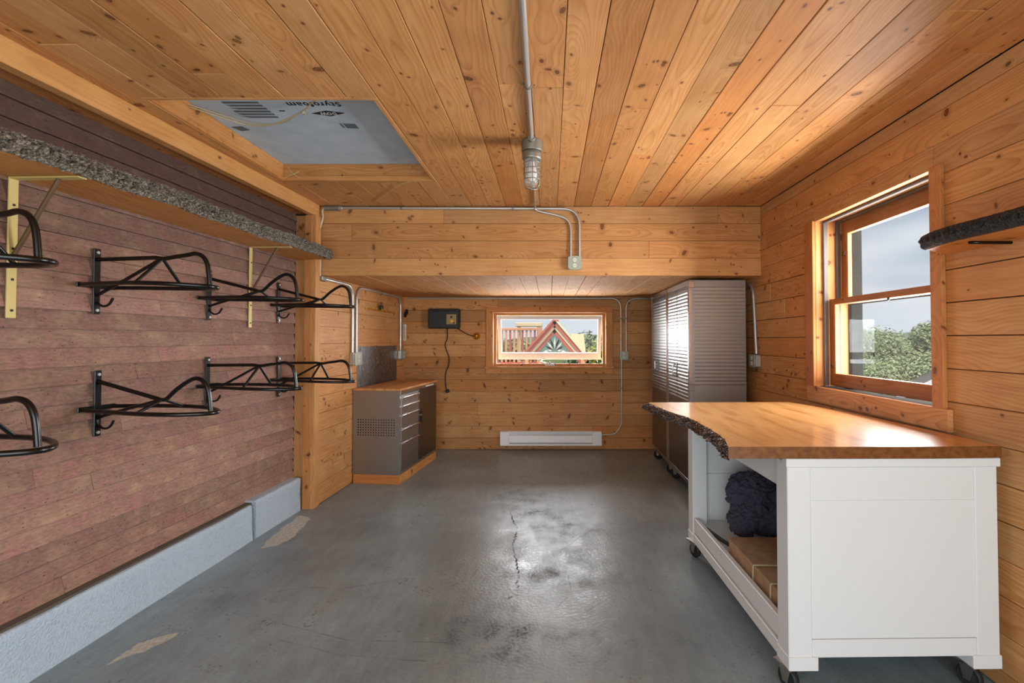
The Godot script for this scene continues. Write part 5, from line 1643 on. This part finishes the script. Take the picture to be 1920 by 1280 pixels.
func hatch_things() -> void:
	var o := thing("foam_panel", "blue-grey foam insulation panel with printed lettering over the ceiling hatch", "foam panel", Vector3(-1.31, 2.528, -2.76), WF)
	var mb := MB.new()
	mb.box(Vector3(-1.95, 2.528, -3.45), Vector3(-0.72, 2.575, -2.08), 0.003)
	var sh := part(mb, "sheet", M.foam, o)
	var y := 2.5272
	letters(sh, "Styrofoam", Vector3(-1.205, y, -2.478), Vector3(-1, 0, 0), Vector3(0, 0, -1), 0.062, true, M.ink, 0.27)
	var flat := func(called: String, pts: Array, mt: Material, dy := 0.0) -> void:
		var b := MB.new()
		var pp := PackedVector2Array()
		for p in pts: pp.append(Vector2(p[0], p[1]))
		b.prism(pp, Vector3(0, y - 0.0008 - dy, 0), Vector3.RIGHT, Vector3(0, 0, 1), Vector3(0, 0.0008, 0))
		part(b, called, mt, sh)
	flat.call("printed_diamond", [[-1.265, -2.58], [-1.175, -2.548], [-1.085, -2.575], [-1.175, -2.612]], M.ink)
	letters(sh, "DOW", Vector3(-1.175, y - 0.0012, -2.58), Vector3(-1, 0, 0), Vector3(0, 0, -1), 0.03, true, M.ink_white, 0.085)
	for k in 6:
		flat.call("printed_band", [[-1.66, -2.452 - k * 0.032], [-1.475 + k * 0.002, -2.452 - k * 0.032], [-1.475 + k * 0.002, -2.470 - k * 0.032], [-1.66 + 0.02 * (k % 3), -2.470 - k * 0.032]], M.ink_grey)
	flat.call("printed_mark", [[-1.80, -2.745], [-1.735, -2.735], [-1.715, -2.785], [-1.775, -2.80]], M.ink_grey)
	flat.call("printed_mark", [[-1.15, -2.70], [-1.085, -2.705], [-1.085, -2.765], [-1.15, -2.76]], M.ink_grey)
	flat.call("printed_mark", [[-1.17, -2.70], [-1.16, -2.70], [-1.16, -2.76], [-1.17, -2.755]], M.ink_grey)
	flat.call("printed_mark", [[-1.42, -2.545], [-1.39, -2.545], [-1.39, -2.555], [-1.42, -2.555]], M.ink)
	o = thing("twine", "loop of pale twine slung under the foam panel in the hatch", "twine", Vector3(-1.5, 2.45, -2.5), WF)
	mb = MB.new()
	mb.tube(curve([Vector3(-1.815, 2.50, -2.45), Vector3(-1.70, 2.485, -2.55), Vector3(-1.60, 2.475, -2.61), Vector3(-1.45, 2.475, -2.58), Vector3(-1.27, 2.495, -2.49), Vector3(-1.17, 2.51, -2.41), Vector3(-1.05, 2.515, -2.34), Vector3(-0.97, 2.52, -2.25)], 0.02), 0.0035, 6)
	part(mb, "strand", M.twine, o)
	mb = MB.new()
	mb.tube(curve([Vector3(-1.815, 2.505, -2.43), Vector3(-1.70, 2.495, -2.54), Vector3(-1.58, 2.482, -2.60), Vector3(-1.42, 2.48, -2.585), Vector3(-1.272, 2.495, -2.492), Vector3(-1.262, 2.485, -2.51)], 0.02), 0.003, 6)
	part(mb, "strand", M.twine, o)
	mb = MB.new()
	mb.lathe([Vector2(0, -0.009), Vector2(0.008, -0.005), Vector2(0.009, 0.003), Vector2(0, 0.009)], Vector3(-1.268, 2.494, -2.495), 10)
	part(mb, "knot", M.twine, o)
	o = thing("pull_string", "thin stray string hanging from the far edge of the hatch", "string", Vector3(-0.98, 2.41, -3.32), WF)
	mb = MB.new()
	mb.tube(curve([Vector3(-0.96, 2.407, -3.335), Vector3(-1.06, 2.403, -3.40), Vector3(-1.22, 2.404, -3.62), Vector3(-1.36, 2.406, -3.80)], 0.02), 0.0025, 6)
	part(mb, "strand", M.twine, o)
	o = thing("twine_wisp", "frayed bit of twine in the corner of the hatch", "twine", Vector3(-1.75, 2.45, -3.3), WF)
	for p in [[Vector3(-1.80, 2.42, -3.30), Vector3(-1.74, 2.445, -3.3), Vector3(-1.70, 2.47, -3.31)], [Vector3(-1.78, 2.50, -3.31), Vector3(-1.74, 2.45, -3.3), Vector3(-1.69, 2.42, -3.30)]]:
		mb = MB.new()
		mb.tube(curve(p, 0.01), 0.0025, 5)
		part(mb, "strand", M.twine, o)


# ---------------------------------------------------------------- outside
func tree(called: String, label: String, at: Vector3, h: float, r: float, col: Color, col2: Color, leaf: float, count: int, seed_: int) -> void:
	var o := thing(called, label, "tree", at, WF, "trees outside")
	var rng := RandomNumberGenerator.new()
	rng.seed = seed_
	var mb := MB.new()
	mb.tube([at, at + Vector3(0.05 * h, h * 0.35, 0), at + Vector3(0.02 * h, h * 0.7, 0.03 * h)], h * 0.025, 8)
	for k in 5:
		var an := rng.randf() * TAU
		var b := at + Vector3(0.04 * h, h * rng.randf_range(0.3, 0.5), 0)
		mb.tube([b, b + Vector3(cos(an) * r * 0.6, h * 0.22, sin(an) * r * 0.6)], h * 0.012, 6)
	part(mb, "trunk", M.trunk, o)
	var lumps := []
	for k in 16:
		var an := rng.randf() * TAU
		var t := rng.randf_range(0.25, 0.9)
		var rr: float = r * (1.0 - absf(t - 0.5) * 0.9) * rng.randf_range(0.3, 0.8)
		lumps.append([at + Vector3(cos(an) * rr, h * t, sin(an) * rr), r * rng.randf_range(0.3, 0.5)])
	mb = MB.new()
	for k in count:
		var L: Array = lumps[rng.randi_range(0, lumps.size() - 1)]
		var d := Vector3(rng.randfn(), rng.randfn() * 0.8, rng.randfn()).normalized()
		var p: Vector3 = L[0] + d * L[1] * pow(rng.randf(), 0.33)
		var nn := (d + Vector3(0, 0.5, 0) + Vector3(rng.randfn(), rng.randfn(), rng.randfn()) * 0.4).normalized()
		var tx := nn.cross(Vector3(rng.randfn(), rng.randfn(), rng.randfn())).normalized()
		var ty := nn.cross(tx)
		var s := leaf * rng.randf_range(0.6, 1.3)
		mb.c = col.lerp(col2, rng.randf())
		mb.poly([p - tx * s, p - ty * s * 0.5, p + tx * s, p + ty * s * 0.5], nn)
	var cr := part(mb, "crown", M.leaf, o)
	cr.set_meta("kind", "stuff")

func outside() -> void:
	var o := thing("terrain", "grassy ground sloping away outside", "ground", Vector3(0, -1.4, -20), WF, "", "structure")
	var mb := MB.new()
	mb.sheet(48, 48, func(a: float, b: float) -> Vector3:
		var x := signf(a - 0.5) * pow(absf(a - 0.5) * 2.0, 2.0) * 700.0; var z := 30.0 - pow(b, 2.0) * 900.0
		var d := maxf(absf(x), absf(z + 2.0))
		return Vector3(x, -0.35 - 4.0 * (1.0 - exp(-maxf(d - 5.0, 0.0) / 60.0)) + N3.get_noise_2d(x * 3.0, z * 3.0) * minf(d * 0.006, 0.8), z), false, true)
	part(mb, "ground", M.grass, o)
	for hl in [[Vector3(560, -30, -770), 200.0, 42.0, "low wooded hill seen through the side window"], [Vector3(70, -30, -850), 240.0, 40.0, "long wooded ridge seen through the rear window"]]:
		o = thing("distant_hill", hl[3], "hill", hl[0], WF, "hills on the horizon")
		mb = MB.new()
		var ce: Vector3 = hl[0]; var ra: float = hl[1]; var hh: float = hl[2]
		mb.sheet(30, 30, func(a: float, b: float) -> Vector3:
			var x := lerpf(-1.0, 1.0, a); var z := lerpf(-1.0, 1.0, b)
			var e := clampf(1.0 - x * x - z * z, 0.0, 1.0)
			return ce + Vector3(x * ra, hh * sqrt(e) * (1.0 + 0.06 * N3.get_noise_2d(x * 150.0, z * 150.0)), z * ra), false, true)
		part(mb, "slope", M.far_hill, o)
	# trees beyond the side window
	var g1 := Color(0.17, 0.25, 0.12); var g2 := Color(0.40, 0.47, 0.28)
	tree("leafy_tree", "broad round green tree framed by the side window", Vector3(17.0, -2.0, -26.0), 4.0, 2.2, g1, g2, 0.09, 20000, 3)
	tree("leafy_tree", "taller green tree at the right of the side window view", Vector3(17.0, -2.0, -21.4), 4.4, 1.8, g1, g2 * 0.95, 0.085, 20000, 5)
	tree("leafy_tree", "paler bushy tree between the two window trees", Vector3(25.5, -2.6, -34.5), 4.0, 3.0, Color(0.24, 0.32, 0.17), Color(0.44, 0.5, 0.32), 0.12, 14000, 7)
	tree("leafy_tree", "dark tree partly hidden by the sash stile", Vector3(18.6, -2.3, -31.5), 4.2, 2.4, g1 * 0.9, g2 * 0.8, 0.11, 14000, 9)
	tree("leafy_bush", "low green bush in front of the window trees", Vector3(14.0, -1.9, -19.6), 2.4, 1.7, g1 * 1.1, g2 * 1.1, 0.07, 14000, 11)
	# neighbouring shed roof
	o = thing("shed_roof", "corner of a grey shingled roof with white barge board", "roof", Vector3(12.9, -1.6, -16.6), WF)
	mb = MB.new()
	mb.prism(PackedVector2Array([Vector2(0, 0), Vector2(2.2, 1.35), Vector2(4.4, 0), Vector2(4.4, -0.12), Vector2(2.2, 1.22), Vector2(0, -0.12)]), Vector3(11.9, -0.62, -16.9), Vector3(0.86, 0, 0.5), Vector3.UP, Vector3(1.6, 0, -2.6))
	part(mb, "roof_slope", M.shingle, o)
	mb = MB.new()
	mb.prism(PackedVector2Array([Vector2(0, 0.02), Vector2(2.2, 1.37), Vector2(4.4, 0.02), Vector2(4.4, -0.16), Vector2(2.2, 1.2), Vector2(0, -0.16)]), Vector3(11.9, -0.62, -16.9), Vector3(0.86, 0, 0.5), Vector3.UP, Vector3(-0.03, 0, 0.05))
	part(mb, "barge_board", M.white_enamel, o)
	mb = MB.new()
	mb.prism(PackedVector2Array([Vector2(0.2, -3.2), Vector2(4.2, -3.2), Vector2(4.2, -0.1), Vector2(2.2, 1.2), Vector2(0.2, -0.1)]), Vector3(11.95, -0.62, -17.0), Vector3(0.86, 0, 0.5), Vector3.UP, Vector3(1.4, 0, -2.3))
	part(mb, "gable_wall", M.exterior_wall, o)
	# ornamental gable behind the rear window
	var Z := -13.0
	o = thing("ornamental_gable", "red timber gable with green glass fan panel beyond the rear window", "gable", Vector3(0.1, 0.0, Z), WF)
	var ax := 0.128; var ay := 1.85
	var bx0 := -0.80; var bx1 := 1.02; var by := 0.80
	for s in [0, 1]:
		var b0 := Vector2(bx0, by) if s == 0 else Vector2(bx1, by)
		var dd := (Vector2(ax, ay) - b0).normalized()
		var nn := Vector2(-dd.y, dd.x) if s == 1 else Vector2(dd.y, -dd.x)
		for lay in [[0.0, 0.09, "barge_board", M.red_trim, 0.0], [0.09, 0.15, "inner_trim", M.cream_trim, -0.05], [0.15, 0.24, "rafter", M.red_trim, -0.08]]:
			mb = MB.new()
			var a: Vector2 = b0 + nn * lay[0]; var b: Vector2 = Vector2(ax, ay) + dd * 0.03 + nn * lay[0]
			var c2: Vector2 = Vector2(ax, ay) + dd * 0.03 + nn * lay[1]; var d2: Vector2 = b0 + nn * lay[1]
			if s == 1: pass
			mb.prism(PackedVector2Array([a, b, c2, d2]), Vector3(0, 0, Z + lay[4]), Vector3.RIGHT, Vector3.UP, Vector3(0, 0, -0.08))
			part(mb, lay[2], lay[3], o)
		mb = MB.new()
		mb.prism(PackedVector2Array([b0 + dd * -0.02, Vector2(ax, ay), Vector2(ax, ay) - nn * 0.05, b0 - nn * 0.05]), Vector3(0, 0, Z + 0.05), Vector3.RIGHT, Vector3.UP, Vector3(0, 0, -1.8))
		part(mb, "roof_slope", M.red_trim if s == 0 else M.cream_trim, o)
	mb = MB.new()
	mb.prism(PackedVector2Array([Vector2(-0.36, 0.93), Vector2(0.60, 0.93), Vector2(0.128, 1.62)]), Vector3(0, 0, Z - 0.1), Vector3.RIGHT, Vector3.UP, Vector3(0, 0, -0.03))
	var fan := part(mb, "fan_panel", M.teal_glass, o)
	for k in 9:
		var an := deg_to_rad(12.0 + k * 19.5)
		mb = MB.new()
		var c3 := Vector2(0.128, 1.02)
		var q := Vector2(cos(an), sin(an))
		var len := 0.16 + 0.22 * sin(an)
		var w := Vector2(-q.y, q.x) * 0.028
		mb.prism(PackedVector2Array([c3 + q * 0.07, c3 + q * len * 0.6 + w, c3 + q * len, c3 + q * len * 0.6 - w]), Vector3(0, 0, Z - 0.1), Vector3.RIGHT, Vector3.UP, Vector3(0, 0, 0.02))
		part(mb, "fan_blade", M.ink if k % 2 else M.white_lead, fan)
	for s: float in [-1.0, 1.0]:
		mb = MB.new()
		mb.prism(PackedVector2Array([Vector2(0.128 + s * 0.14, 0.98), Vector2(0.128 + s * 0.34, 0.98), Vector2(0.128 + s * 0.22, 1.06)]), Vector3(0, 0, Z - 0.1), Vector3.RIGHT, Vector3.UP, Vector3(0, 0, 0.02))
		part(mb, "fan_blade", M.white_lead, fan)
	mb = MB.new()
	mb.box(Vector3(-0.45, 0.86, Z - 0.14), Vector3(0.70, 0.925, Z - 0.02), 0.01)
	part(mb, "tie_beam", M.red_trim, o)
	mb = MB.new()
	mb.box(Vector3(-0.5, 0.80, Z - 0.12), Vector3(0.75, 0.84, Z - 0.02), 0.01)
	part(mb, "tie_beam", M.cream_trim, o)
	mb = MB.new()
	mb.box(Vector3(ax - 0.07, ay - 0.03, Z - 0.2), Vector3(ax + 0.11, ay + 0.03, Z + 0.06), 0.01)
	part(mb, "ridge_cap", M.red_trim, o)
	for px: float in [-0.62, 0.88]:
		mb = MB.new()
		mb.box(Vector3(px - 0.06, -1.6, Z - 0.14), Vector3(px + 0.06, 0.95, Z - 0.02), 0.01)
		part(mb, "post", M.cedar, o)
	mb = MB.new()
	mb.prism(PackedVector2Array([Vector2(0.55, 0.85), Vector2(1.05, 0.85), Vector2(0.98, 1.50), Vector2(0.62, 1.50)]), Vector3(0, 0, Z - 1.2), Vector3.RIGHT, Vector3.UP, Vector3(0, 0, -0.5))
	part(mb, "dormer", M.cream_trim, o)
	# deck railing
	o = thing("deck_railing", "cedar deck railing with many balusters beyond the rear window", "railing", Vector3(-1.6, -1.6, -15.6), WF)
	var rz := -15.6
	mb = MB.new()
	mb.box(Vector3(-2.9, 1.63, rz - 0.06), Vector3(-0.33, 1.71, rz + 0.06), 0.01)
	part(mb, "top_rail", M.cedar, o)
	mb = MB.new()
	mb.box(Vector3(-2.9, 0.52, rz - 0.04), Vector3(-0.33, 0.62, rz + 0.04), 0.01)
	part(mb, "bottom_rail", M.red_trim, o)
	for k in 20:
		mb = MB.new()
		var x := -2.82 + k * 0.13
		mb.box(Vector3(x - 0.032, 0.57, rz - 0.022), Vector3(x + 0.032, 1.65, rz + 0.022), 0.004)
		part(mb, "baluster", M.cedar if k % 3 else M.red_trim, o)
	for px: float in [-0.32, -2.92]:
		mb = MB.new()
		mb.box(Vector3(px - 0.07, -1.6, rz - 0.07), Vector3(px + 0.07, 1.73, rz + 0.07), 0.01)
		part(mb, "post", M.cedar, o)
	mb = MB.new()
	mb.box(Vector3(-2.9, 0.25, rz + 0.05), Vector3(-0.33, 0.42, rz + 0.9), 0.01)
	part(mb, "deck", M.cedar, o)
	o = thing("pergola_beam", "cream flat beam on slim posts behind the deck railing", "pergola", Vector3(-0.7, -1.6, -17.6), WF)
	mb = MB.new()
	mb.box(Vector3(-1.22, 1.80, -17.9), Vector3(-0.27, 1.94, -17.3), 0.015)
	part(mb, "beam", M.cream_trim, o)
	for px: float in [-1.1, -0.4]:
		mb = MB.new()
		mb.box(Vector3(px - 0.06, -1.6, -17.66), Vector3(px + 0.06, 1.80, -17.54), 0.01)
		part(mb, "post", M.cream_trim, o)
	tree("yellow_green_bush", "yellow-green bush beside the ornamental gable", Vector3(2.1, -1.6, -18.0), 3.0, 0.8, Color(0.36, 0.38, 0.06), Color(0.56, 0.56, 0.14), 0.07, 5000, 21)
	tree("leafy_tree", "grey-green tree far behind the ornamental gable", Vector3(3.6, -2.6, -38.0), 4.2, 3.2, Color(0.20, 0.27, 0.16), Color(0.32, 0.38, 0.24), 0.22, 6000, 23)
	tree("leafy_tree", "green tree low behind the deck railing", Vector3(-2.8, -2.3, -30.0), 3.4, 2.4, g1, g2, 0.2, 5000, 25)


func _ready() -> void:
	R.seed = 4242
	N3.seed = 3
	N3.frequency = 0.01
	N3.noise_type = FastNoiseLite.TYPE_SIMPLEX_SMOOTH
	camera_and_light()
	materials()
	setting()
	workbench()
	locker("near tall ribbed steel locker on casters under the beam", -4.07)
	locker("tall ribbed steel locker on casters against the rear wall", -4.83)
	tool_cabinet()
	racks()
	shelves()
	electrics()
	rear_bay()
	hatch_things()
	outside()
